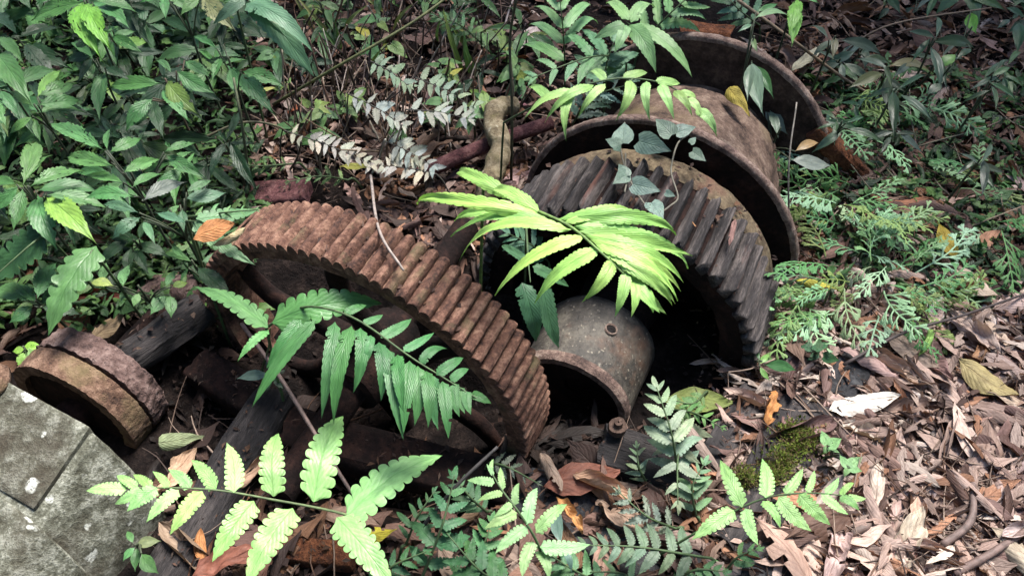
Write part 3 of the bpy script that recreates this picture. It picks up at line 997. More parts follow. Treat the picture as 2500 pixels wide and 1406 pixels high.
frond("bright lime frond with lobed pinnae spread along the lower left, pointing left", [(880, 1285, .20), (835, 1253, .24), (660, 1218, .30), (520, 1195, .33), (370, 1190, .33), (230, 1196, .31)],
      [(765, 1225, 838, 1015), (668, 1212, 680, 1057), (572, 1202, 553, 1080), (528, 1195, 466, 1122), (465, 1193, 410, 1145), (412, 1190, 372, 1150), (372, 1188, 325, 1158), (335, 1190, 285, 1160),
       (822, 1262, 965, 1440), (715, 1240, 600, 1430), (620, 1222, 518, 1372), (494, 1198, 415, 1305), (436, 1195, 357, 1275), (384, 1190, 310, 1248), (345, 1192, 280, 1230), (310, 1194, 210, 1198), (845, 1262, 1080, 1112)],
      LOBED, LIME, drop=.12, width=1.34, stem=(.09, .13, .05))
frond("glossy dark green frond hanging in front of the front gear wheel", [(650, 800, .30), (720, 755, .37), (790, 752, .42), (880, 785, .43), (1000, 870, .42), (1080, 920, .40), (1185, 985, .37)],
      [(770, 780, 615, 995), (818, 785, 785, 1022), (858, 795, 815, 1035), (905, 818, 890, 895), (945, 850, 985, 1075), (1000, 880, 985, 1060), (1040, 905, 1045, 1045), (1080, 930, 1095, 1072), (1110, 935, 1122, 1018), (1140, 955, 1150, 1012),
       (845, 765, 895, 745), (888, 790, 935, 768), (930, 825, 1005, 778), (985, 858, 1060, 812), (1025, 888, 1092, 852), (1065, 915, 1132, 873), (1100, 930, 1145, 900), (1150, 960, 1200, 985), (735, 780, 650, 900), (880, 800, 862, 960), (925, 835, 930, 980), (970, 865, 985, 1010), (1020, 893, 1012, 1040), (1060, 918, 1070, 1050), (1125, 945, 1135, 1010)],
      CRENA, MID, drop=.35, wpx=38)
frond("three broad lobed green pinnae meeting in front of the front gear's left spokes", [(640, 900, .05), (655, 850, .25), (660, 800, .36)],
      [(655, 800, 472, 700), (664, 788, 935, 742), (656, 805, 580, 882)], LOBED, (.085, .21, .075), drop=.15, width=1.0, foot=False)
frond("big overexposed lime frond arching down over the centre between both gears", [(1180, 455, .46), (1300, 510, .52), (1390, 552, .54), (1460, 610, .54), (1530, 675, .52), (1585, 725, .49)],
      [(1255, 485, 1125, 432), (1330, 530, 1020, 500), (1350, 540, 1100, 578), (1395, 560, 1122, 636), (1430, 575, 1208, 722), (1465, 605, 1305, 742), (1500, 632, 1420, 738), (1530, 662, 1500, 776), (1548, 682, 1540, 776), (1570, 705, 1595, 765),
       (1360, 535, 1650, 575), (1400, 552, 1680, 656), (1430, 575, 1668, 690), (1455, 598, 1655, 735), (1490, 622, 1640, 745), (1520, 655, 1628, 768), (1550, 690, 1612, 765), (1290, 505, 1220, 560), (1320, 520, 1200, 470), (1375, 545, 1560, 545), (1412, 565, 1690, 625), (1440, 585, 1662, 712), (1470, 610, 1648, 742), (1300, 515, 1110, 540)],
      SICKL, (.25, .45, .12), drop=.6, wpx=40, stem=(.12, .20, .05), rad=.0035)
frond("very pale lime frond over the mossy sleeper at lower right", [(1600, 1360, .02), (1690, 1305, .12), (1840, 1225, .20), (1960, 1203, .23), (2090, 1212, .22)],
      [(1812, 1238, 1758, 1122), (1870, 1215, 1860, 1118), (1915, 1208, 1960, 1143), (1970, 1202, 1988, 1148), (2015, 1204, 2048, 1165), (2050, 1208, 2085, 1178), (1795, 1245, 1688, 1318), (1820, 1240, 1852, 1332), (1862, 1222, 1905, 1290), (1900, 1212, 1982, 1297),
       (1950, 1206, 2028, 1282), (2005, 1205, 2072, 1256), (2050, 1212, 2098, 1246), (2070, 1212, 2115, 1216)], LOBED, LIME, drop=.12, width=1.25)
frond("pale green young frond rising at bottom centre", [(1335, 1400, .10), (1312, 1325, .22), (1270, 1255, .27), (1225, 1195, .29), (1198, 1150, .29)],
      [(1205, 1160, 1188, 1132), (1200, 1152, 1205, 1120), (1228, 1195, 1222, 1140), (1258, 1232, 1268, 1178), (1285, 1280, 1312, 1190), (1308, 1300, 1385, 1230), (1318, 1335, 1442, 1328), (1208, 1178, 1140, 1172), (1228, 1202, 1165, 1222), (1250, 1228, 1205, 1262), (1262, 1250, 1182, 1290), (1288, 1285, 1208, 1352), (1302, 1320, 1275, 1410), (1316, 1345, 1340, 1415)],
      LOBED, (.20, .34, .15), drop=.12, width=1.25)
frond("bright frond with pointed hanging pinnae arching over the near drum flange", [(1230, 300, .30), (1300, 262, .44), (1400, 218, .52), (1510, 192, .54), (1620, 205, .52), (1695, 255, .48), (1745, 325, .43)],
      [(1410, 222, 1280, 292), (1450, 208, 1330, 300), (1478, 205, 1410, 292), (1541, 196, 1502, 297), (1578, 198, 1587, 297), (1611, 206, 1646, 293), (1645, 222, 1690, 285), (1670, 240, 1712, 290), (1700, 265, 1750, 335), (1400, 222, 1382, 345), (1345, 245, 1290, 215),
       (1520, 190, 1580, 178), (1600, 198, 1660, 205), (1480, 196, 1440, 176), (1660, 225, 1700, 240)], SICKL, (.23, .39, .14), drop=.5, wpx=34)
frond("cluster of long crenate pinnae at top right of centre, one sweeping to the far flange", [(1570, 130, .20), (1560, 80, .40), (1530, 55, .50)],
      [(1540, 60, 1690, 190), (1535, 62, 1602, 180), (1530, 62, 1500, 130), (1525, 60, 1450, 95), (1540, 55, 1600, 20), (1535, 50, 1480, 10)], CRENA, MINT, drop=.4, wpx=46)
auto_frond("mid green frond left of the top cluster, pointing left", [(1530, 140, .30), (1440, 140, .40), (1300, 190, .42)], 6, 110, LOBED, (.11, .23, .11), width=1.2)
auto_frond("pale green frond leaving the top edge right of centre", [(1380, 170, .22), (1375, 80, .40), (1365, -20, .50)], 5, 135, CRENA, MINT, width=1.2)
auto_frond("frond crossing the top edge above the far flange", [(1560, 110, .30), (1640, 30, .42), (1720, -40, .48)], 6, 110, LOBED, MINT, width=1.1)
auto_frond("short fern tuft behind the arching bright frond", [(1480, 210, .22), (1480, 160, .34), (1500, 100, .40)], 6, 105, DEEPL, (.12, .22, .13))
auto_frond("blue-green ragged frond beneath the arching bright frond", [(1400, 300, .20), (1440, 240, .34), (1540, 205, .38)], 6, 90, TATTER, (.13, .20, .16))
frond("two long narrow fronds sweeping in from the top edge, left of centre", [(560, -60, .55), (600, -30, .55), (625, -5, .54)],
      [(610, -5, 768, 190), (600, 10, 765, 130), (545, 25, 700, 95), (600, -10, 520, 60)], CRENA, (.085, .17, .105), drop=.45, width=1.0, foot=False)
for lab, a, b, k, c in (
        ("grey withered frond, upper of the left pair above the front gear", (850, 230, .20), (985, 308, .20), 6, GREY),
        ("grey withered frond with round lobes pointing right, above the front gear", (990, 268, .22), (1150, 292, .22), 7, GREY),
        ("grey-green withered frond among dry stems at top centre", (905, 150, .22), (1000, 212, .22), 5, GREYG),
        ("pale speckled withered frond right of the dry stems", (1015, 190, .22), (1155, 262, .21), 6, GREYG),
        ("ash-pale dead frond lying above the gear teeth", (690, 318, .16), (915, 405, .15), 9, PALE),
        ("crumpled ash-grey dead frond right of the ash-pale one", (1065, 425, .12), (900, 405, .14), 8, PALE),
        ("small ash-grey dead frond tip above the crumpled one", (940, 345, .16), (1060, 410, .13), 6, GREY)):
    m = ((a[0] + b[0]) / 2, (a[1] + b[1]) / 2 - 6, (a[2] + b[2]) / 2 + .01)
    auto_frond(lab, [a, m, b], k + 2, 50, DEEPL, c, ang=74, drop=.1, taper=.4, mat=M_GREY, stem=(.06, .055, .045), rad=.002, width=1.25, foot=False, mess=.45)
frond("dark fern at the left edge with blunt lobes", [(110, 570, .30), (60, 610, .30), (-30, 690, .28)], [(110, 570, -20, 690)], DEEPL, DEEP, width=1.3, foot=False)
frond("hanging lobed green frond above the pulley at left", [(225, 610, .34), (195, 690, .32), (165, 740, .30)], [(235, 600, 118, 820)], DEEPL, (.075, .18, .07), width=1.0, foot=False)
frond("two narrow lobed pinnae hanging beside the housing under the bright centre fern", [(1285, 560, .30), (1290, 640, .34), (1295, 690, .34)], [(1275, 690, 1308, 835), (1325, 700, 1365, 850), (1290, 640, 1225, 600), (1300, 650, 1390, 700)], CRENA, (.05, .13, .065), drop=1.0, width=1.3, foot=False)
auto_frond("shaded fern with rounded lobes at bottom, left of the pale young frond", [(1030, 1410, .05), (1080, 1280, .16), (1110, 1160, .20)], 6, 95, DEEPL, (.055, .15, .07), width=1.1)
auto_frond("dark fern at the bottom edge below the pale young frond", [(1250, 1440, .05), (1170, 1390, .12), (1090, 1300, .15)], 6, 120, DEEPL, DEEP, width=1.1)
auto_frond("grey-green dusty frond pointing left along the bottom edge", [(1720, 1360, .06), (1560, 1335, .11), (1420, 1330, .11)], 9, 95, LOBED, (.10, .155, .10), ang=75, width=1.3, mat=M_GREY)
auto_frond("whitish mildewed frond standing right of the housing", [(1655, 1165, .05), (1640, 1060, .16), (1603, 945, .20)], 7, 105, LOBED, (.20, .28, .19), mat=M_GREY, width=1.3)
auto_frond("mildewed frond with dangling pinnae below the whitish one", [(1670, 1000, .03), (1655, 1120, .12), (1655, 1230, .14)], 5, 100, LOBED, GREYG, mat=M_GREY, width=1.2)
auto_frond("thin mildewed frond lying left of the very pale lime frond", [(1650, 1290, .03), (1580, 1260, .09), (1510, 1200, .10)], 6, 80, TATTER, (.14, .18, .14), mat=M_GREY)
auto_frond("dry frond tip leaning on the foot of the front gear ring", [(1195, 1130, .06), (1240, 1140, .12), (1315, 1180, .10)], 5, 50, TATTER, (.09, .115, .09), mat=M_GREY)
auto_frond("small frond behind the bright centre fern, left of the housing", [(1340, 640, .10), (1300, 600, .22), (1240, 570, .26)], 6, 100, CRENA, (.06, .14, .085))
auto_frond("small green frond lying across the top of the front gear's left end", [(460, 530, .30), (540, 520, .42), (630, 512, .44)], 5, 40, LOBED, (.10, .21, .09), foot=False)
frond("single pointed green pinna over the gear's left end", [(455, 540, .40), (470, 540, .42), (480, 540, .43)], [(478, 535, 632, 512), (470, 590, 625, 648)], LOBED, (.10, .21, .10), width=.95, foot=False)

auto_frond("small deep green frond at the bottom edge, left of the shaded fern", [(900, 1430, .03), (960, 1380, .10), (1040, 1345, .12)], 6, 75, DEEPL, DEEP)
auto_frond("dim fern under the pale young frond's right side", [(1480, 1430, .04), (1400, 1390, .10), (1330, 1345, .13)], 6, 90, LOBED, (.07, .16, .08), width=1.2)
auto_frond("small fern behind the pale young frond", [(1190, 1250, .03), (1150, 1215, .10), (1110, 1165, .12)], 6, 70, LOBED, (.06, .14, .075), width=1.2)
auto_frond("mid green frond below the whitish mildewed frond", [(1700, 1260, .03), (1690, 1190, .10), (1720, 1130, .12)], 6, 75, LOBED, (.12, .22, .12), width=1.2)
auto_frond("green frond hugging the yellow-olive leaf beside the gear hollow", [(1650, 1000, .02), (1700, 1010, .07), (1765, 1045, .08)], 6, 45, LOBED, (.09, .20, .06), width=1.2)
auto_frond("small fern at the bottom edge below the very pale lime frond", [(1760, 1410, .02), (1800, 1360, .08), (1850, 1340, .09)], 5, 60, LOBED, (.10, .22, .09), width=1.2)
for k, (a_, m_, b_, lp, cc, lab) in enumerate((
        ((1120, 1440, .02), (1180, 1330, .10), (1200, 1270, .12), 80, (.06, .15, .06), "broad dark green frond directly below the pale young frond's left pinnae"),
        ((1560, 1440, .02), (1520, 1400, .06), (1440, 1395, .07), 70, (.10, .19, .10), "small frond at the very bottom beside the grey base bar"),
        ((1640, 1420, .02), (1700, 1390, .07), (1770, 1395, .07), 60, (.08, .17, .08), "small frond at the very bottom left of the stone slab"),
        ((990, 1330, .02), (1020, 1260, .09), (1060, 1200, .11), 62, (.05, .13, .06), "slim dark frond right of the bright lower-left frond"),
        ((1720, 960, .02), (1690, 985, .05), (1640, 975, .06), 42, (.11, .21, .08), "little frond at the edge of the black gear hollow"),
        ((1580, 1180, .02), (1560, 1140, .07), (1555, 1090, .08), 55, (.17, .25, .16), "small whitish frond beside the bearing foot"))):
    auto_frond(lab, [a_, m_, b_], 6, lp, LOBED if k % 2 else DEEPL, cc, width=1.15)
auto_frond("dim frond at the top edge behind the far flange", [(1850, 60, .10), (1800, 20, .20), (1760, -30, .24)], 6, 80, LOBED, (.10, .20, .12))
auto_frond("thin green frond at top centre among weeds", [(1180, 110, .06), (1120, 60, .16), (1060, 40, .18)], 7, 50, LOBED, (.09, .17, .08))
auto_frond("small skeleton-thin frond left of the ash-pale dead frond", [(720, 400, .06), (620, 405, .12), (520, 390, .14)], 9, 32, TATTER, (.13, .20, .08), width=1.2)
auto_frond("tiny green frond by the maroon plate", [(850, 440, .05), (780, 430, .10), (700, 445, .11)], 6, 38, TATTER, (.12, .20, .09), width=1.2)

# ------------------------------------------------------------------ broad-leaved shrubs
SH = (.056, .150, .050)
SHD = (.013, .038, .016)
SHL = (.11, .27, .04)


def shrub(label, hbase, leaves, color=SH, kind=BROAD, mat=M_BROAD, drop=.30, name="leafy_shrub", group=None, stemc=(.045, .06, .03), lean=(0.0, .05), width=1.0, rad=.0035, spread=.03, cat="shrub"):
    """leaves [(base px, py, tip px, py[, colour])]; the stem climbs through the leaf bases"""
    bs = []
    n = len(leaves)
    for k, lf in enumerate(leaves):
        bs.append(hbase + spread * math.sin(k * 2.1))
    A0 = [PX(lf[0], lf[1], h) for lf, h in zip(leaves, bs)]
    cen = sum(A0, Vector()) / n
    g = Vector((cen.x + lean[0], cen.y + lean[1], 0))
    g.z = gz(g.x, g.y)
    th = thing(name, g, label, cat, group)
    top = cen + Vector((0, 0, .01))
    path = spline([g - Vector((0, 0, .01)), g.lerp(top, .5) + Vector((rng.uniform(-.01, .01), rng.uniform(-.01, .01), 0)), top], 10)
    stem = tube("stem", path, [rad * (1.2 - .05 * i) for i in range(11)], M_STEM, th, 6, color=stemc)
    for lf, A in zip(leaves, A0):
        c = lf[4] if len(lf) > 4 else color
        L = math.hypot(lf[2] - lf[0], lf[3] - lf[1]) * (CAM - A).length / FPX
        B = PX(lf[2], lf[3], A.z - drop * L * rng.uniform(.4, 1.3))
        wd = width * max(.5, min(1.1, L / (B - A).length))
        obj("leaf", kind[rng.randrange(len(kind))], mat, th, place(A, B, rng.uniform(-.35, .35), wd * rng.uniform(.82, 1.15), .45), vary(c if rng.random() < .94 or c[1] > .2 else (c[0] * 1.9, c[1] * 1.25, c[2] * .9), .26 if c[1] < .2 else .08))
    # twigs from the stem top to scattered leaf bases
    for A in A0:
        if (A - top).length > .025:
            tube("twig", spline([path[7], path[7].lerp(A, .5) + Vector((0, 0, .008)), A], 5), rad * .55, M_STEM, th, 5, color=stemc)
    return th


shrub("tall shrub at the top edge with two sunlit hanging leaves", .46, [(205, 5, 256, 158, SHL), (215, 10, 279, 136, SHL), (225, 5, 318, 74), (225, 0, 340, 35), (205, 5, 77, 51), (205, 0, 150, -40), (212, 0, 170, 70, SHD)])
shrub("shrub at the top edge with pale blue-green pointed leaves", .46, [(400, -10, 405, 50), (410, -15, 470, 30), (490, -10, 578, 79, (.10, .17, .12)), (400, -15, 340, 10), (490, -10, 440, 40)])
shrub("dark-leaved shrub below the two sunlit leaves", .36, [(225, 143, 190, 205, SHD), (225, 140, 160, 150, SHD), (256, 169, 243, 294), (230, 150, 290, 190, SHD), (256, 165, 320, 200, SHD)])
shrub("shrub at the left edge with drooping toothed leaves", .38, [(-10, 130, 82, 262), (0, 220, 50, 290), (-5, 90, 60, 160), (-10, 240, 20, 320)])
shrub("shrub with leaves paired along a slanting brown twig", .34, [(397, 205, 261, 215), (374, 240, 305, 328), (394, 220, 468, 307), (405, 195, 490, 285), (430, 174, 527, 230), (450, 148, 515, 190), (372, 245, 400, 340, SHD), (420, 180, 380, 150)], stemc=(.09, .06, .04))
shrub("shrub beside the dry stems with long hanging blue-green leaves", .36, [(540, 140, 517, 202), (563, 164, 579, 238), (589, 174, 698, 217), (589, 179, 678, 290), (530, 120, 470, 90), (545, 110, 610, 120, SHD), (560, 150, 500, 150, SHD)])
shrub("low shrub at left with one bright upright leaf", .32, [(90, 276, 212, 276), (92, 256, 205, 245), (90, 240, 150, 172, (.12, .26, .07)), (92, 236, 185, 205), (80, 285, 20, 330), (85, 290, 100, 350), (80, 260, 15, 225)])
shrub("tall shrub with pairs of leaves up one straight dark stem, left of the gear", .36, [(256, 369, 118, 302), (266, 374, 348, 338), (262, 368, 270, 315), (282, 407, 160, 385), (300, 422, 394, 389), (302, 446, 205, 430), (322, 458, 402, 425), (328, 481, 205, 487), (348, 491, 458, 445, (.11, .15, .13)), (404, 379, 507, 438), (400, 372, 480, 350)], stemc=(.04, .05, .03))
shrub("large-leaved shrub at far left with one yellow-green folded leaf", .36, [(56, 450, 128, 379), (72, 456, 207, 418), (87, 466, 256, 474), (56, 455, 92, 350, (.08, .19, .07)), (56, 460, 31, 568), (92, 476, 143, 616), (107, 481, 236, 596, (.14, .27, .055)), (112, 476, 268, 512), (40, 450, -30, 440), (45, 455, -20, 520)], width=1.05)
shrub("green shrub around the front gear's left end", .32, [(450, 485, 555, 470), (455, 470, 520, 440), (440, 500, 400, 540, (.09, .2, .08)), (445, 510, 450, 570), (340, 520, 250, 500), (345, 530, 270, 590), (350, 540, 380, 600), (455, 545, 380, 520), (470, 570, 560, 600)], color=(.06, .14, .075))
shrub("sapling with paired leaves on a brown twig above the log end", .20, [(250, 690, 260, 640, (.09, .2, .08)), (300, 700, 318, 645, (.09, .2, .08)), (310, 705, 295, 740, (.1, .2, .08)), (340, 715, 325, 750, (.1, .2, .08)), (220, 690, 280, 700, (.1, .2, .08)), (400, 715, 365, 770), (415, 720, 418, 778), (405, 700, 430, 660), (420, 700, 460, 690)], width=1.5)
shrub("plant under the front gear's left end with dark drooping leaf", .26, [(470, 640, 400, 620), (480, 650, 570, 735, SHD), (460, 655, 440, 690), (490, 640, 560, 630, (.07, .15, .08)), (455, 630, 420, 600)])
shrub("leafy plant at the left edge with large ruffled leaves", .18, [(85, 735, -20, 720, (.06, .16, .05)), (90, 730, 140, 640, (.05, .14, .045)), (100, 745, 180, 700, (.05, .12, .045)), (90, 740, 40, 690), (100, 750, 200, 770, SHD), (80, 745, 20, 790)], width=1.3)
shrub("small clump with one round lime leaf beside the pulley", .14, [(55, 850, 105, 845, (.18, .36, .04)), (60, 852, 30, 858, (.16, .30, .05)), (58, 858, 45, 900, (.14, .27, .06)), (70, 850, 80, 880, (.1, .2, .06))], width=1.9)
shrub("blue-green rosette with narrow smooth leaves in front of the gear hub", .12, [(660, 915, 576, 925, (.10, .17, .13)), (665, 915, 655, 870, SHD), (668, 918, 700, 900, SHD), (668, 922, 695, 950, SHD), (662, 922, 650, 958, SHD)], kind=SMOOTH, mat=M_SMOOTH, width=1.3, name="small_plant", cat="plant")
shrub("small shaded seedling beside the casing at bottom left", .08, [(330, 1330, 395, 1320, (.09, .15, .10)), (330, 1335, 300, 1370), (335, 1335, 330, 1395), (325, 1325, 310, 1295), (345, 1350, 390, 1400)], kind=SMOOTH, mat=M_SMOOTH, width=1.6, name="small_plant", cat="plant")
shrub("narrow blue-green leaf sprig beside the pale young frond", .14, [(1370, 1330, 1365, 1235, (.09, .16, .13)), (1372, 1335, 1395, 1400, (.06, .12, .09))], kind=SMOOTH, mat=M_SMOOTH, width=1.1, name="small_plant", cat="plant")
shrub("small green seedling at the foot of the flaking gear", .05, [(1850, 890, 1880, 865, (.12, .25, .07)), (1855, 895, 1880, 930, (.12, .25, .07)), (1860, 885, 1900, 880, (.11, .2, .08)), (1855, 880, 1840, 850), (1865, 890, 1945, 905)], kind=SMOOTH, mat=M_SMOOTH, width=1.2, name="small_plant", cat="plant")
shrub("three-leaved herb beside the moss-topped sleeper", .07, [(2020, 1085, 2005, 1050, MINT), (2022, 1088, 2055, 1070, MINT), (2020, 1092, 2010, 1110, MINT), (2022, 1092, 2050, 1105, MINT), (2070, 1140, 2050, 1110, MINT), (2070, 1140, 2105, 1115, MINT), (2072, 1142, 2060, 1165, MINT), (2075, 1142, 2105, 1150, MINT)], kind=HEART, mat=M_BROAD, width=.95, name="small_plant", cat="plant")
shrub("trailing dark little leaves beside the stone block", .06, [(1985, 850, 1950, 845, DEEP), (1990, 855, 2030, 835, DEEP), (1995, 865, 1970, 880, DEEP), (2010, 870, 2050, 880, DEEP), (2000, 850, 2000, 825, DEEP)], kind=HEART, mat=M_BROAD, width=.9, name="small_plant", cat="plant")
shrub("sprig with long drooping bamboo-like leaves in front of the far flange", .42, [(1835, 150, 1865, 285, (.11, .16, .13)), (1835, 155, 1825, 250, (.08, .13, .10)), (1840, 160, 1890, 245), (1836, 60, 1800, 80, (.10, .19, .11)), (1842, 45, 1930, 45, (.10, .19, .11)), (1846, 30, 1900, 10), (1838, 90, 1850, 130, (.15, .22, .10))], kind=SMOOTH, mat=M_SMOOTH, name="small_plant", cat="plant")
shrub("grey-leaved sprig lying inside the near side of the far flange", .20, [(1870, 255, 1925, 330, (.11, .145, .11)), (1930, 390, 2030, 405, (.12, .15, .14)), (1940, 370, 2000, 350, (.16, .15, .09)), (1880, 270, 1900, 340, (.09, .12, .09))], kind=SMOOTH, mat=M_SMOOTH, width=1.3, name="small_plant", cat="plant")
shrub("sapling at the top edge with lime hanging leaves right of the far flange", .40, [(1945, 0, 1955, 60, (.12, .28, .05)), (1940, 5, 1925, 90, (.12, .28, .05)), (1935, 10, 1932, 118, (.12, .28, .06)), (1950, -10, 2000, 10)], name="leafy_shrub")
for lab, h, x, y, c in (("single lime leaf on a thin upright stem at upper right", .22, 2390, 60, (.10, .25, .04)), ("bright green leaf on a thin stem below the single lime leaf", .20, 2320, 145, (.09, .22, .05))):
    shrub(lab, h, [(x - 20, y - 30, x - 5, y + 25, c) if x > 2350 else (x + 15, y - 12, x - 45, y + 28, c), (x - 20, y + 60, x - 60, y + 90, SHD)], kind=SMOOTH, mat=M_SMOOTH, name="small_plant", width=1.4, cat="plant")

# creeper on the flaking gear
VC = (.115, .175, .145)
vine = thing("creeper", GP(1560, 420), "pale blue-green creeper with heart leaves trailing over the flaking gear", "creeper")


def on_cyl(px, py, r, c=GEAR2['c'], ax=GEAR2['ax']):
    """first hit of a pixel's ray with a cylinder of radius r about the drum shaft"""
    d = (PX(px, py, 0) - CAM).normalized()
    o = CAM - c
    d2_ = d - ax * d.dot(ax); o2 = o - ax * o.dot(ax)
    A, B, C = d2_.dot(d2_), 2 * d2_.dot(o2), o2.dot(o2) - r * r
    D = B * B - 4 * A * C
    if D < 0: return CAM + d * (-B / (2 * A))
    return CAM + d * ((-B - math.sqrt(D)) / (2 * A))


vl = [(1520, 350, 1525, 300), (1515, 355, 1478, 340), (1505, 360, 1515, 372), (1560, 345, 1640, 370), (1530, 430, 1510, 400), (1545, 450, 1615, 468), (1625, 470, 1650, 480), (1590, 495, 1620, 540), (1640, 330, 1600, 290), (1650, 325, 1700, 310), (1690, 370, 1725, 395), (1685, 350, 1700, 335), (1530, 425, 1495, 450)]
vs_path = [(1527, 375), (1530, 420), (1560, 480), (1600, 520), (1640, 500), (1655, 480), (1640, 430), (1640, 400), (1655, 350), (1680, 330)]
tube("vine_stem", spline([on_cyl(x, y, .385) for x, y in vs_path], 60), .0022, M_STEM, vine, 6, color=(.11, .10, .075))
tube("vine_stem", spline([on_cyl(x, y, .385) for x, y in ((1525, 300), (1515, 360), (1530, 430), (1525, 470))], 24), .0022, M_STEM, vine, 6, color=(.11, .10, .075))
for a, b, c, d in vl:
    A, B = on_cyl(a, b, .395), on_cyl(c, d, .40)
    obj("leaf", HEART[rng.randrange(3)], M_SMOOTH, vine, place(A, B, rng.uniform(-.3, .3), 1.0, .6), vary(VC, .12))

# random undergrowth: dense in the upper left, seedlings in the upper right
def rand_shrub(px, py, h, nl, lpx, label, group, color, kind=BROAD, mat=M_BROAD, name="leafy_shrub", width=1.0):
    lv = []
    ph = rng.uniform(0, 6.28)
    for k in range(nl):
        a = ph + k * 2.4
        L = lpx * rng.uniform(.6, 1.15)
        bx, by = px + rng.uniform(-14, 14), py + rng.uniform(-16, 16)
        lv.append((bx, by, bx + L * math.cos(a), by + L * math.sin(a) * .75 + L * .25))
    shrub(uniq(label, px, py, LM_LEFT if px < 700 else LM_LITTER), h, lv, color, kind, mat, .35, name, group, width=width)


for k in range(74):
    x = rng.uniform(-60, 600); y = rng.uniform(-80, 640)
    if x > 420 and y > 420: continue
    if y > 600 and x > 260: continue
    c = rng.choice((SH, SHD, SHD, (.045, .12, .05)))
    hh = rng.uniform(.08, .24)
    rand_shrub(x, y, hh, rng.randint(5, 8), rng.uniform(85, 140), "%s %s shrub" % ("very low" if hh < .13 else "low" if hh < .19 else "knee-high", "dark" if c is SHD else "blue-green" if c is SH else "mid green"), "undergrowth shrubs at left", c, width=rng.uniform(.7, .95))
for k in range(15):
    x = rng.uniform(1980, 2500); y = rng.uniform(-20, 360)
    if x > 2380 and 380 < y < 640: continue
    rand_shrub(x, y, rng.uniform(.05, .14), rng.randint(3, 5), rng.uniform(55, 95), "dull narrow-leaved seedling", "seedlings at upper right",
               rng.choice(((.035, .065, .042), (.030, .070, .038), (.055, .085, .062), (.06, .12, .05))), SMOOTH, M_SMOOTH, "seedling", rng.uniform(.7, 1.1))
for k in range(34):
    x = rng.uniform(660, 1290); y = rng.uniform(-40, 330)
    rand_shrub(x, y, rng.uniform(.04, .14), rng.randint(4, 6), rng.uniform(35, 60), "small yellow-green weed", "weeds at top centre",
               rng.choice(((.12, .19, .05), (.09, .17, .06), (.07, .15, .06))), HEART, M_BROAD, "weed", .8)

for k in range(9):
    x = rng.uniform(2020, 2500); y = rng.uniform(-40, 420)
    rand_shrub(x, y, rng.uniform(.14, .28), rng.randint(4, 6), rng.uniform(70, 120), "taller dark seedling", "seedlings at upper right",
               rng.choice(((.022, .050, .028), (.030, .065, .034), (.05, .075, .055))), SMOOTH, M_SMOOTH, "seedling", rng.uniform(.6, .95))
for k in range(12):
    x = rng.uniform(640, 1300); y = rng.uniform(-40, 250)
    rand_shrub(x, y, rng.uniform(.05, .20), rng.randint(4, 7), rng.uniform(60, 100), "dark weed with toothed leaves", "weeds at top centre", rng.choice((SHD, (.03, .07, .03), (.05, .11, .04))), BROAD, M_BROAD, "weed", .8)

# ------------------------------------------------------------------ spikemoss
def spray_mesh(name, seed):
    """flat spray of forking, finger-like branchlets along a bending axis"""
    r = random.Random(seed)
    vs, fs, uv = [], [], []

    def strip(p, q, w0, w1, v0):
        d = (q - p)
        n = Vector((-d.y, d.x, 0)).normalized()
        m = p.lerp(q, .55)
        b = len(vs)
        for c, w, z in ((p, w0, 0), (m, (w0 + w1) * .62, .006), (q, w1, 0)):
            vs.append((c.x + n.x * w, c.y + n.y * w, c.z - .004)); vs.append((c.x, c.y, c.z + .004 + z)); vs.append((c.x - n.x * w, c.y - n.y * w, c.z - .004))
            uv.extend(((0.02, v0), (.5, v0), (.98, v0)))
        for k in (0, 3):
            fs.append((b + k, b + k + 1, b + k + 4, b + k + 3)); fs.append((b + k + 1, b + k + 2, b + k + 5, b + k + 4))

    def fork(p, ang, L, depth, dz):
        q = p + Vector((math.cos(ang) * L, math.sin(ang) * L, dz * L))
        strip(p, q, .013, .014 if depth else .007, depth * .2)
        if depth:
            s = r.uniform(.17, .30)
            for k in (-1, 1):
                if r.random() < .95:
                    fork(q, ang + k * s + r.uniform(-.08, .08), L * r.uniform(.58, .80), depth - 1, dz - .18 + r.uniform(-.1, .1))

    p, ang = Vector((0, 0, 0)), 0.0
    n = 7
    bend = r.uniform(-.12, .12)
    for i in range(n):
        t = i / n
        q = p + Vector((math.cos(ang), math.sin(ang), .25 - .6 * t)) * (1 / n)
        strip(p, q, .013, .012, .5)
        for k in ((-1, 1) if i else (1,)):
            if r.random() < .88:
                fork(q, ang + k * r.uniform(.65, .95), (.130 - .055 * t) * r.uniform(.85, 1.15), 4 if t < .55 else 3, r.uniform(-.15, .25))
        p = q
        ang += bend + r.uniform(-.1, .1)
    fork(p, ang, .07, 2, -.3)
    return mesh(name, vs, fs, uv)


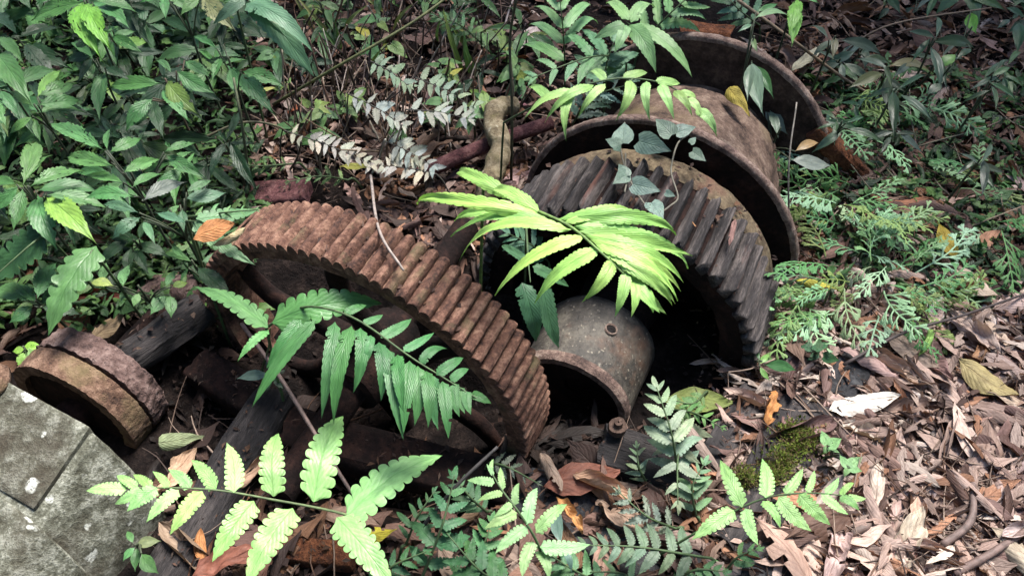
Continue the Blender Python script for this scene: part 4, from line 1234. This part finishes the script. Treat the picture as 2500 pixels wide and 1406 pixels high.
SPRAY = [spray_mesh("spikemoss_spray", k) for k in range(9)]
LM_MOSS = {"the far drum flange": (2020, 320), "the near drum flange": (1940, 560), "the curled red-brown leaf": (2200, 480), "the upright yellow-olive leaf": (2310, 590), "the yellow leaf under the spikemoss": (2000, 690),
           "the flaking gear": (1880, 720), "the fresh lime-green leaf": (2260, 840), "the right edge": (2495, 500), "the orange iron angle": (2090, 380)}
clusters = [((2140, 290), 160, 55, 22, "by the far flange"), ((2060, 490), 115, 75, 24, "right of the near flange"), ((2120, 690), 180, 90, 42, "below right of the flaking gear"), ((2410, 500), 90, 95, 15, "at the right edge")]
for (cx, cy), rx, ry, n, where in clusters:
    for k in range(n):
        a = rng.uniform(0, 6.283); q = math.sqrt(rng.random())
        x, y = cx + rx * q * math.cos(a), cy + ry * q * math.sin(a)
        h = rng.uniform(.03, .12)
        A = GP(x, y, h * .8)
        L = rng.uniform(.09, .17)
        d = Vector((math.cos(a) * .7 + rng.uniform(-.7, .7), -math.sin(a) * .5 - .35 + rng.uniform(-.6, .6), 0)).normalized()
        B = A + d * L + Vector((0, 0, rng.uniform(-.05, .06)))
        c = rng.choice(((.26, .45, .26), (.20, .39, .18), (.09, .22, .08), (.22, .32, .11), (.30, .47, .29)))
        g = GP(x, y, 0)
        o = thing("spikemoss", Vector((A.x, A.y, gz(A.x, A.y))), uniq("%s %s spikemoss spray" % ("small" if L < .11 else "mid-sized" if L < .135 else "large", "yellowish" if c[2] < .14 else "mint" if c[1] > .3 else "deep green"), x, y, LM_MOSS), "spikemoss", "spikemoss sprays " + where)
        tube("stalk", [Vector((A.x, A.y, gz(A.x, A.y) - .01)), A], .0016, M_STEM, o, 5, color=(.06, .09, .03))
        obj("spray", SPRAY[rng.randrange(9)], M_FERN, o, place(A, B, rng.uniform(-.75, .75), rng.uniform(.6, 1.0), .4), vary(c, .25))

# ------------------------------------------------------------------ dry stems, twigs
def stemline(label, pts, r, col, name="dry_stem", cat="stem", group=None):
    path = spline([PX(*p) for p in pts], 16)
    o = tube(name, path, [r * (1.15 - .02 * i) for i in range(17)], M_STEM, None, 6, .12, 80, col)
    return tag(o, label, cat, group)


stemline("long olive cane slanting across the upper left of centre", [(660, 260, .02), (820, 165, .25), (1000, 60, .35), (1110, -20, .40)], .0045, (.11, .12, .04), "cane")
stemline("thin upright brown-green stem in front of the crooked stem", [(1248, 440, .02), (1250, 260, .25), (1245, 100, .42), (1262, -10, .55)], .0042, (.05, .05, .025), "upright_stem")
stemline("brown fallen twig slanting down past the far flange at upper right", [(1800, 0, .30), (1930, 95, .22), (2050, 185, .10), (2140, 240, .04)], .0048, (.20, .14, .085), "twig", "twig")
stemline("thin pale straw upright beside the near flange", [(1932, 640, .0), (1925, 420, .26), (1945, 250, .38)], .0022, (.22, .19, .16), "straw", "straw")
stemline("pale twig hanging onto the front gear teeth", [(905, 430, .34), (925, 560, .46), (985, 660, .46)], .003, (.22, .18, .16), "twig", "twig")
stemline("brown bare stem slanting from the left fern down to the bright frond", [(590, 790, .20), (690, 930, .18), (800, 1110, .15), (880, 1235, .12)], .0042, (.13, .085, .075), "twig", "twig")
stemline("black bare twig behind the pale young frond", [(1020, 1300, .08), (1110, 1190, .16), (1215, 1090, .20)], .0040, (.03, .026, .026), "twig", "twig")
stemline("pale curved bare stem above the front gear's left end", [(612, 470, .02), (590, 300, .30), (570, 190, .40)], .0036, (.12, .13, .07), "bare_cane")
stemline("looping bare stem above the ash-pale dead frond", [(480, 345, .18), (590, 300, .22), (680, 310, .18), (720, 350, .08)], .0032, (.12, .11, .06), "bare_cane")
stemline("dark twig lying on the litter toward the right edge", [(2060, 890, .05), (2200, 815, .08), (2350, 770, .08), (2510, 715, .06)], .0038, (.045, .03, .028), "twig", "twig")
stemline("bent brown stick in the litter near the lower right corner", [(2300, 1330, .03), (2370, 1270, .05), (2375, 1180, .05)], .0075, (.16, .11, .095), "stick", "stick")
stemline("long brown stick along the lower right corner", [(2330, 1400, .03), (2420, 1350, .05), (2510, 1290, .04)], .0075, (.16, .105, .09), "stick", "stick")
stemline("short brown stick below the very pale lime frond", [(2080, 1300, .03), (2110, 1285, .04), (2140, 1265, .03)], .008, (.17, .12, .10), "stick", "stick")
stemline("thin arching twig at the top right", [(2040, 150, .04), (2120, 85, .15), (2220, 50, .20), (2420, 20, .24)], .003, (.19, .13, .09), "twig", "twig")
LM_TANGLE = {"the long olive cane": (900, 110), "the ash-pale dead frond": (800, 370), "the crooked stem": (1210, 350), "the grey-green withered frond": (950, 180), "the round-lobed withered frond": (1070, 280),
             "the front gear's top teeth": (760, 480), "the crumpled orange-red leaf": (720, 265), "the upright stem": (1248, 150), "the speckled withered frond": (1085, 225), "the hanging twig": (910, 450)}
for k in range(215):
    x = rng.uniform(680, 1260); y = rng.uniform(40, 440)
    if x > 1000 and y > 380: continue
    L = rng.uniform(70, 210); a = rng.gauss(math.pi / 2, .45)
    h0, h1 = .0, rng.uniform(.08, .28)
    p0 = (x, y, h0); p1 = (x + L * math.cos(a), y - L * math.sin(a), h1)
    pm = ((p0[0] + p1[0]) / 2 + rng.uniform(-12, 12), (p0[1] + p1[1]) / 2, (h0 + h1) / 2)
    c = rng.choice(((.14, .085, .06), (.20, .14, .10), (.06, .04, .035), (.34, .28, .23)))
    desc = "%s %s %s dry stem" % ("short" if L < 110 else "long" if L > 165 else "mid-length", "black" if sum(c) < .2 else "brown" if sum(c) < .4 else "straw", "left-leaning" if a > 1.9 else "right-leaning" if a < 1.25 else "upright")
    stemline(uniq(desc, x, y, LM_TANGLE), [p0, pm, p1], rng.uniform(.0015, .0038), vary(c, .2), group="dry stems behind the front gear")
for k in range(26):
    x = rng.uniform(1950, 2490); y = rng.uniform(10, 620)
    L = rng.uniform(60, 190); a = rng.uniform(0, 3.14)
    p0 = (x, y, .015); p1 = (x + L * math.cos(a), y - L * math.sin(a), rng.uniform(.01, .12))
    stemline(uniq("%s bare stalk" % ("short" if L < 110 else "long"), x, y, LM_LITTER), [p0, ((p0[0] + p1[0]) / 2 + rng.uniform(-10, 10), (p0[1] + p1[1]) / 2, .06), p1], rng.uniform(.001, .0024), vary(rng.choice(((.16, .12, .08), (.10, .10, .05), (.2, .16, .12))), .2), name="bare_stalk", group="stalks at upper right")
# grass blades at top centre
for k in range(22):
    x = rng.uniform(740, 1160); y = rng.uniform(0, 190)
    A = GP(x, y, 0); B = A + Vector((rng.uniform(-.12, .12), rng.uniform(-.12, .05), rng.uniform(.10, .22)))
    g = thing("grass_blade", A, uniq("narrow yellow-green grass blade", x, y, LM_TANGLE), "grass", "grass blades at top centre")
    obj("blade", STRAP[k % 3], M_SMOOTH, g, place(A, B, 0, rng.uniform(.6, 1.0), .6), vary(rng.choice(((.15, .21, .05), (.10, .20, .07), (.2, .22, .08))), .2))

# ------------------------------------------------------------------ leaf litter
BROWN = [(.25, .18, .155), (.33, .25, .220), (.42, .34, .30), (.13, .083, .070), (.25, .135, .085), (.17, .11, .100), (.50, .43, .38), (.30, .225, .195), (.38, .30, .265), (.36, .275, .24), (.065, .040, .034), (.09, .055, .045)]
DARKB = [(.10, .06, .048), (.13, .075, .055), (.16, .085, .05), (.075, .045, .04), (.17, .12, .095)]


def leaf_at(px, py, L, az, color, label, group=None, h=.012, tilt=None, var=None, name="fallen_leaf", width=1.0):
    A = GP(px, py, h)
    d = Vector((math.cos(az), math.sin(az), 0))
    tz = rng.uniform(-.15, .25) if tilt is None else tilt
    A = A - d * L * .5
    A.z = gz(A.x, A.y) + h
    B = A + d * L
    B.z = gz(B.x, B.y) + h + tz * L
    nrm = Vector((rng.uniform(-.35, .35), rng.uniform(-.35, .35), 1)).normalized()
    vi = rng.randrange(len(DEADL)) if var is None else var
    if label is None:
        label = uniq("%s %s %s leaf" % ("small" if L < .09 else "mid-sized" if L < .135 else "large", tone(color), DEADW[vi]), px, py, LM_LITTER)
    o = obj(name, DEADL[vi], M_DEAD, None, place(A, B, rng.uniform(-.3, .3), width, up=nrm), color)
    return tag(o, label, "leaf", group)


def in_machine(x, y):
    p = Vector((x, y, 0))
    for G, ua, ub, va in ((GEAR2['c'], -.26, .77, .33), (GEAR1['c'], -.02, .15, .36)):
        q = p - G
        if ua < q.dot(U) < ub and abs(q.dot(V)) < va: return True
    return False


def zone(px, py):  # darker palettes put the shade of their zones into the leaf colour
    if px > 1750 and py > 700: return ("brown dry leaf in the thick litter at lower right", BROWN, "litter leaves at lower right")
    if px > 1900: return ("dull brown leaf in the shaded litter at upper right", BROWN[:6] + DARKB + DARKB + DARKB, "litter leaves at upper right")
    if 380 < px < 1640 and 640 < py < 1180: return ("leaf coloured darker for the shade under the gears", [(.030, .018, .015), (.020, .013, .011), (.045, .026, .020), (.012, .009, .008)], "leaves darkened for shade under the gears")  # near-black palette: shade under the gears put into the leaf colour
    if py > 1000: return ("dark brown leaf on the ground between the bottom ferns", DARKB + [(.05, .03, .026), (.04, .025, .022), (.09, .05, .035)], "litter leaves among the bottom ferns")
    return ("brown leaf on the ground behind the front gear", BROWN[:6] + DARKB + DARKB + [(.04, .026, .022)] * 5, "litter leaves behind the front gear")


cnt = 0
while cnt < 285:
    r0 = rng.random()
    if r0 < .58: x, y = rng.uniform(1900, 2530), rng.uniform(700, 1420)
    elif r0 < .76: x, y = rng.uniform(1900, 2520), rng.uniform(-20, 700)
    elif r0 < .86: x, y = rng.uniform(420, 1900), rng.uniform(1050, 1420)
    else: x, y = rng.uniform(650, 1300), rng.uniform(-10, 470)
    p = GP(x, y)
    if in_machine(p.x, p.y): continue
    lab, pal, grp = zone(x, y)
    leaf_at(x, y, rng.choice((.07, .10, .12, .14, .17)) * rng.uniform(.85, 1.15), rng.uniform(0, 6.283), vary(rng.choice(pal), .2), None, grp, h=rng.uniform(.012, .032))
    cnt += 1
# leaves one can single out
HERO = [(2110, 985, .17, .2, (.62, .60, .55), "white bleached leaf lying on the litter right of the moss"), (2260, 840, .085, .9, (.20, .36, .10), "fresh lime-green fallen leaf in the right-hand litter"),
        (1700, 985, .15, -.2, (.13, .17, .05), "olive-green withered leaf at the foot of the black gear hollow"), (1880, 1000, .10, 1.2, (.36, .17, .06), "orange-brown rolled leaf on the dark sleeper"),
        (2410, 920, .14, -.9, (.27, .23, .11), "long yellowish rolled leaf in the right-hand litter"), (1970, 150, .16, .7, (.34, .33, .24), "large pale cream leaf propped behind the far flange"),
        (2200, 480, .17, -.05, (.26, .12, .07), "curled red-brown leaf right of the spikemoss"), (545, 1385, .16, .55, (.17, .07, .05), "glossy dark red leaf at the bottom beneath the bright frond"),
        (915, 1300, .085, .3, (.33, .30, .03), "yellow leaf below the bright lower frond"), (495, 1330, .07, 1.9, (.30, .14, .055), "small orange shrivelled leaf left of the dark red leaf"),
        (1345, 1150, .11, -1.2, (.25, .19, .15), "tan leaf at the foot of the front gear"), (1470, 1190, .13, -.5, (.34, .22, .15), "tan curled leaf below the housing"), (1420, 1170, .16, .2, (.15, .06, .04), "large dark red leaf in the shade below the housing"),
        (1520, 1260, .12, -.6, (.28, .20, .15), "folded brown leaf against the grey base bar"), (1390, 1255, .09, -1.0, (.40, .21, .08), "orange leaf beside the pale young frond"), (1130, 1250, .11, .4, (.22, .15, .10), "broad tan leaf behind the pale young frond"),
        (265, 795, .11, 1.0, (.24, .18, .11), "tan torn leaf behind the pulley"), (215, 745, .13, .2, (.13, .045, .03), "dark red leaf in the shade above the pulley"), (250, 740, .12, 0, (.12, .04, .03), "second dark red leaf above the pulley"),
        (445, 1070, .09, .4, (.16, .20, .11), "grey-green fallen leaf right of the pulley"), (430, 1150, .12, 1.1, (.32, .22, .15), "tan leaf between casing and timber beam"), (620, 1155, .12, 1.0, (.30, .20, .14), "tan leaf behind the bright lower frond"),
        (2310, 590, .14, 1.57, (.25, .20, .03), "yellow-olive leaf standing upright right of the spikemoss"), (2000, 690, .11, -.5, (.36, .36, .06), "yellow leaf under the spikemoss"), (2380, 690, .12, -1.0, (.36, .30, .24), "pale tan leaf near the right edge"),
        (870, 410, .10, -.15, (.20, .21, .05), "yellow-olive leaf beneath the ash-pale dead frond"), (1265, 250, .07, -.5, (.20, .09, .11), "purple-pink leaf behind the crooked stem"), (660, 220, .09, .2, (.28, .30, .10), "pale yellow-green leaf beside the dry stems"),
        (720, 265, .06, .9, (.24, .08, .04), "crumpled orange-red leaf beside the dry stems")]
for x, y, L, az, c, lab in HERO:
    leaf_at(x, y, L, az, c, lab, h=.055, tilt=.05)
# leaves caught on the machinery
o = obj("fallen_leaf", DEADL[0], M_DEAD, None, place(on_cyl(1780, 215, .31), on_cyl(1830, 285, .31), 0, 1.1, .5), (.30, .25, .05)); tag(o, "torn yellow leaf lying on the drum barrel", "leaf")
o = obj("fallen_leaf", DEADL[3], M_DEAD, None, place(on_cyl(1795, 535, .375), on_cyl(1780, 600, .375), 0, .6, .5), (.22, .13, .12)); tag(o, "narrow brown leaf caught on the flaking teeth", "leaf")
o = obj("fallen_leaf", DEADL[5], M_DEAD, None, place(on_cyl(1690, 540, .375), on_cyl(1700, 555, .375), 0, 1.2, .5), (.36, .20, .10)); tag(o, "tiny orange leaf scrap on the flaking teeth", "leaf")
p0, p1 = PX(470, 585, .44), PX(572, 545, .46)
o = obj("fallen_leaf", DEADL[4], M_DEAD, None, place(p0, p1, 0, 1.1, .5), (.36, .17, .07)); tag(o, "orange-tan curled leaf resting on the front gear's left end", "leaf")
o = obj("fallen_leaf", DEADL[6], M_DEAD, None, place(PX(520, 600, .42), PX(600, 555, .44), 0, .9, .5), (.38, .33, .20)); tag(o, "cream leaf under the orange-tan leaf on the gear end", "leaf")


def merged_leaves(name, samples, kinds, mat, kind_label):
    """one object from many transformed copies, coloured per face corner"""
    src = []
    for me in kinds:
        n = len(me.vertices)
        co = np.empty(n * 3, np.float32); me.vertices.foreach_get("co", co)
        nl = len(me.loops)
        li = np.empty(nl, np.int32); me.loops.foreach_get("vertex_index", li)
        uv = np.empty(nl * 2, np.float32); me.uv_layers[0].data.foreach_get("uv", uv)
        npoly = len(me.polygons)
        src.append((co.reshape(-1, 3), li, uv.reshape(-1, 2), npoly))
    V_, L_, U_, C_, np_ = [], [], [], [], 0
    off = 0
    for ki, M, c in samples:
        co, li, uv, npoly = src[ki]
        A = np.array(M, dtype=np.float32)
        V_.append(co @ A[:3, :3].T + A[:3, 3]); L_.append(li + off); U_.append(uv)
        C_.append(np.tile(np.array([c[0], c[1], c[2], 1], np.float32), (len(li), 1)))
        off += len(co); np_ += npoly
    Vv, Ll, Uu, Cc = np.concatenate(V_), np.concatenate(L_), np.concatenate(U_), np.concatenate(C_)
    me = bpy.data.meshes.new(name)
    me.vertices.add(len(Vv)); me.vertices.foreach_set("co", Vv.ravel())
    me.loops.add(len(Ll)); me.loops.foreach_set("vertex_index", Ll)
    me.polygons.add(np_); me.polygons.foreach_set("loop_start", np.arange(0, np_ * 4, 4, dtype=np.int32))
    me.polygons.foreach_set("use_smooth", np.ones(np_, dtype=bool))
    me.uv_layers.new(name="UVMap").data.foreach_set("uv", Uu.ravel())
    ca = me.color_attributes.new("col", 'FLOAT_COLOR', 'CORNER'); ca.data.foreach_set("color", Cc.ravel())
    me.update(calc_edges=True); me.validate()
    o = obj(name, me, mat)
    return tag(o, kind_label[0], kind_label[1], kind="stuff")


LOWL = []
for k in range(10):
    rr = random.Random(k + 300)
    LOWL.append(blade("litter_leaf", rr.choice(('oval', 'oval', 'heart', 'lance')), rr.uniform(.32, .62), 7, 2, fold=rr.uniform(-.1, .3), arch=rr.uniform(-.1, .2), wavy=rr.uniform(.03, .1), seed=k + 301,
                      bend=rr.uniform(-.1, .1), bites=rr.choice((0, 0, 1)), curl=rr.choice((.4, .9, 1.5, 2.2)) * rr.choice((-1, 1)), twist=rr.uniform(-1, 1)))
samples = []
lr = random.Random(21)
while len(samples) < 9500:
    q = lr.random()
    if q < .42: x, y = lr.uniform(1700, 2620), lr.uniform(640, 1440)
    elif q < .70: x, y = lr.uniform(1850, 2620), lr.uniform(-120, 700)
    elif q < .84: x, y = lr.uniform(600, 1500), lr.uniform(-120, 420)
    elif q < .90: x, y = lr.uniform(380, 1900), lr.uniform(980, 1440)
    elif q < .95: x, y = lr.uniform(880, 1330), lr.uniform(400, 640)
    else: x, y = lr.uniform(-100, 700), lr.uniform(-120, 900)
    p = GP(x, y)
    if in_machine(p.x, p.y) and lr.random() < .93: continue
    L = lr.choice((.018, .03, .045, .06, .08, .10, .12)) * lr.uniform(.8, 1.2)
    az = lr.uniform(0, 6.283)
    d = Vector((math.cos(az), math.sin(az), lr.uniform(-.25, .35)))
    A = p + Vector((0, 0, lr.uniform(.002, .022)))
    nrm = Vector((lr.uniform(-.6, .6), lr.uniform(-.6, .6), 1)).normalized()
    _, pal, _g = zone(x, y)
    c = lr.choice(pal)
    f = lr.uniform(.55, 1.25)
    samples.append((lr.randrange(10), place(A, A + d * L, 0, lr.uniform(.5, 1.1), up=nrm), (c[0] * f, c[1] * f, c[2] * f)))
for k in range(3600):                                   # the same litter beyond the frame
    x_, y_ = lr.uniform(-2.6, 2.6), lr.uniform(.0, 3.6)
    q_ = to_px(Vector((x_, y_, 0)))
    if -60 < q_[0] < 2560 and -60 < q_[1] < 1450: continue
    p = Vector((x_, y_, gz(x_, y_) + lr.uniform(.004, .025)))
    az = lr.uniform(0, 6.283)
    c = lr.choice(BROWN + DARKB); f = lr.uniform(.5, 1.1)
    samples.append((lr.randrange(10), place(p, p + Vector((math.cos(az), math.sin(az), lr.uniform(-.2, .3))) * lr.uniform(.03, .13), 0, lr.uniform(.6, 1.1), up=Vector((lr.uniform(-.5, .5), lr.uniform(-.5, .5), 1)).normalized()), (c[0] * f, c[1] * f, c[2] * f)))
merged_leaves("leaf_litter", samples, LOWL, M_DEADS, ("crumbled brown leaf litter covering the ground", "leaf litter"))

CRUMB = [blade("crumb", 'oval', rr_, 2, 1, fold=.3, arch=.1, wavy=.1, seed=k + 401) for k, rr_ in enumerate((.4, .6, .8, .3))]
samples = []
while len(samples) < 15000:
    q = lr.random()
    if q < .5: x, y = lr.uniform(1700, 2600), lr.uniform(500, 1440)
    elif q < .7: x, y = lr.uniform(1850, 2600), lr.uniform(-120, 700)
    elif q < .88: x, y = lr.uniform(380, 1900), lr.uniform(700, 1440)
    else: x, y = lr.uniform(600, 1500), lr.uniform(-120, 600)
    p = GP(x, y)
    if in_machine(p.x, p.y) and lr.random() < .7: continue
    az = lr.uniform(0, 6.283)
    A = p + Vector((0, 0, lr.uniform(.001, .03)))
    c = lr.choice(zone(x, y)[1]); f = lr.uniform(.3, 1.1)
    samples.append((lr.randrange(4), place(A, A + Vector((math.cos(az), math.sin(az), lr.uniform(-.4, .4))) * lr.uniform(.006, .022), 0, 1, up=Vector((lr.uniform(-1, 1), lr.uniform(-1, 1), 1)).normalized()), (c[0] * f, c[1] * f, c[2] * f)))
for A, B, w in BEAMS:
    side = (B - A).cross(Vector((0, 0, 1))).normalized()
    for k in range(int(150 * (B - A).length)):
        p = A.lerp(B, lr.random()) + side * lr.uniform(-.45, .45) * w + Vector((0, 0, lr.uniform(.001, .008)))
        az = lr.uniform(0, 6.283); f = lr.uniform(.15, .7); c = lr.choice(DARKB)
        samples.append((lr.randrange(4), place(p, p + Vector((math.cos(az), math.sin(az), lr.uniform(-.1, .25))) * lr.choice((.006, .009, .013, .020)), 0, lr.uniform(.4, 1), up=Vector((lr.uniform(-.5, .5), lr.uniform(-.5, .5), 1)).normalized()), (c[0] * f, c[1] * f, c[2] * f)))
for k in range(260):
    th_ = R(lr.gauss(82, 26)); lo_ = lr.choice((0, 1))
    G, rr_, w_ = ((F1, .396, W1), (F2, .344, .26))[lo_]
    p = G @ Vector((rr_ * math.cos(th_), lr.uniform(.01, w_ - .01), rr_ * math.sin(th_)))
    az = lr.uniform(0, 6.283); f = lr.uniform(.2, .9); c = lr.choice(DARKB)
    samples.append((lr.randrange(4), place(p, p + Vector((math.cos(az), math.sin(az), lr.uniform(-.2, .3))) * lr.uniform(.006, .02), 0, 1), (c[0] * f, c[1] * f, c[2] * f)))
merged_leaves("leaf_crumbs", samples, CRUMB, M_DEADS, ("fine crumbs of rotten leaf on the ground", "leaf crumbs"))
TW = []
for k in range(5):
    rr = random.Random(k + 500)
    pth = spline([Vector((0, 0, 0)), Vector((.35, rr.uniform(-.08, .08), rr.uniform(-.03, .06))), Vector((.7, rr.uniform(-.08, .08), rr.uniform(-.03, .06))), Vector((1, 0, 0))], 6)
    vs, fs, uv = tube_data(pth, [.016 - .0015 * i for i in range(7)], 4, cap=False)
    TW.append(mesh("twiglet", vs, fs, uv))
samples = []
while len(samples) < 1300:
    q = lr.random()
    if q < .45: x, y = lr.uniform(1750, 2600), lr.uniform(600, 1440)
    elif q < .7: x, y = lr.uniform(1850, 2600), lr.uniform(-120, 700)
    elif q < .9: x, y = lr.uniform(640, 1300), lr.uniform(-120, 500)
    else: x, y = lr.uniform(400, 1900), lr.uniform(900, 1440)
    p = GP(x, y)
    if in_machine(p.x, p.y): continue
    az = lr.uniform(0, 6.283)
    A = p + Vector((0, 0, lr.uniform(.006, .035)))
    c = lr.choice(((.10, .07, .055), (.20, .15, .12), (.055, .04, .035), (.28, .22, .18), (.14, .085, .06)))
    L = lr.uniform(.05, .20)
    samples.append((lr.randrange(5), place(A, A + Vector((math.cos(az), math.sin(az), lr.uniform(-.05, .22))) * L, lr.uniform(-3, 3), lr.uniform(.5, 1.3) * .10 / L), c))
merged_leaves("fine_twigs", samples, TW, M_DEADS, ("fine twigs and stalks strewn over the litter", "twigs"))

# tiny green ground cover between the shrubs
samples = []
while len(samples) < 4200:
    q = lr.random()
    if q < .75: x, y = lr.uniform(-100, 640), lr.uniform(-120, 820)
    else: x, y = lr.uniform(1980, 2500), lr.uniform(180, 720)
    p = GP(x, y)
    if in_machine(p.x, p.y): continue
    az = lr.uniform(0, 6.283)
    d = Vector((math.cos(az), math.sin(az), lr.uniform(-.1, .5)))
    L = lr.uniform(.025, .075)
    A = p + Vector((0, 0, lr.uniform(.01, .10 if q < .75 else .04)))
    c = lr.choice(((.025, .06, .022), (.045, .11, .035), (.015, .035, .015), (.07, .14, .04)))
    samples.append((lr.randrange(10), place(A, A + d * L, 0, lr.uniform(.7, 1.2), up=Vector((lr.uniform(-.5, .5), lr.uniform(-.5, .5), 1)).normalized()), c))
for k in range(2600):
    x_, y_ = lr.choice((lr.uniform(-2.6, -.9), lr.uniform(1.6, 2.6))), lr.uniform(.9, 3.6)
    q_ = to_px(Vector((x_, y_, 0)))
    if -60 < q_[0] < 2560 and -60 < q_[1] < 1450: continue
    p = Vector((x_, y_, gz(x_, y_) + lr.uniform(.01, .20)))
    az = lr.uniform(0, 6.283)
    samples.append((lr.randrange(10), place(p, p + Vector((math.cos(az), math.sin(az), lr.uniform(-.1, .5))) * lr.uniform(.05, .13), 0, lr.uniform(.5, .9)), lr.choice(((.025, .06, .022), (.045, .11, .035), (.03, .08, .03)))))
merged_leaves("ground_cover", samples, LOWL, M_SMALLG, ("small green leaves covering the ground between shrubs", "ground cover"))

# moss cushions on the sleeper
samples = []
mz = [(1960, 1075, 50, 40), (1915, 1120, 45, 40), (1885, 1160, 40, 30), (1935, 1050, 40, 20), (1820, 1165, 25, 25)]
mc = []
while len(samples) < 5200:
    cx, cy, rx, ry = lr.choice(mz)
    a = lr.uniform(0, 6.283); q = abs(lr.gauss(0, .62))
    p = PX(cx + rx * q * math.cos(a), cy + ry * q * math.sin(a), .036 + .012 * max(0, 1 - q * q) + .008 * mnoise.noise(Vector((cx + rx * q * math.cos(a), cy + ry * q * math.sin(a), 0)) * .06))
    d = Vector((lr.uniform(-1, 1), lr.uniform(-1, 1), lr.uniform(.4, 1.2))).normalized()
    c = lr.choice(((.13, .19, .025), (.20, .25, .045), (.08, .12, .02), (.15, .12, .05), (.11, .07, .04)))
    samples.append((lr.randrange(10), place(p, p + d * lr.uniform(.006, .014), 0, .7), c))
merged_leaves("moss", samples, LOWL, M_SMALLG, ("yellow-green moss cushion on the sleeper end", "moss"))

# ------------------------------------------------------------------ forest standing round the clearing, plus added shade leaves, out of the frame
samples = []
while len(samples) < 14000:
    a = lr.uniform(0, 6.283); rad = lr.uniform(3.4, 5.2)
    x, y = rad * math.cos(a), 1.3 + rad * math.sin(a)
    z = lr.uniform(.05, 6.5)
    p = Vector((x, y, z))
    d = Vector((lr.gauss(0, 1), lr.gauss(0, 1), lr.gauss(-.3, .6))).normalized()
    c = lr.choice(((.035, .07, .025), (.05, .10, .03), (.03, .055, .025)))
    samples.append((lr.randrange(10), place(p, p + d * lr.uniform(.25, .5), lr.uniform(-1, 1), 1.2), c))
for (tx, ty, tz), rx, ry, n in (((-1.3, 2.5, 3.2), 1.3, .8, 55), ((.3, 2.9, 3.4), 1.2, .7, 80), ((1.6, 2.9, 3.4), .8, .6, 20), ((-.9, 1.2, 3.0), .7, .5, 15)):  # trunkless leaf clusters added on the sun line to shade chosen ground
    for k in range(n):
        a = lr.uniform(0, 6.283); q = math.sqrt(lr.random())
        p = Vector((tx + rx * q * math.cos(a), ty + ry * q * math.sin(a), 0)) + sdir * (tz / sdir.z) + Vector((0, 0, lr.uniform(-.4, .4)))
        d = Vector((lr.gauss(0, 1), lr.gauss(0, 1), lr.gauss(-.2, .4))).normalized()
        samples.append((lr.randrange(10), place(p, p + d * lr.uniform(.15, .32), lr.uniform(-.6, .6), 1.2, 0), (.04, .08, .025)))
merged_leaves("forest_and_shade_leaves", samples, LOWL, M_SMALLG, ("dense forest foliage around the clearing with leaf clusters added for shade", "forest"))
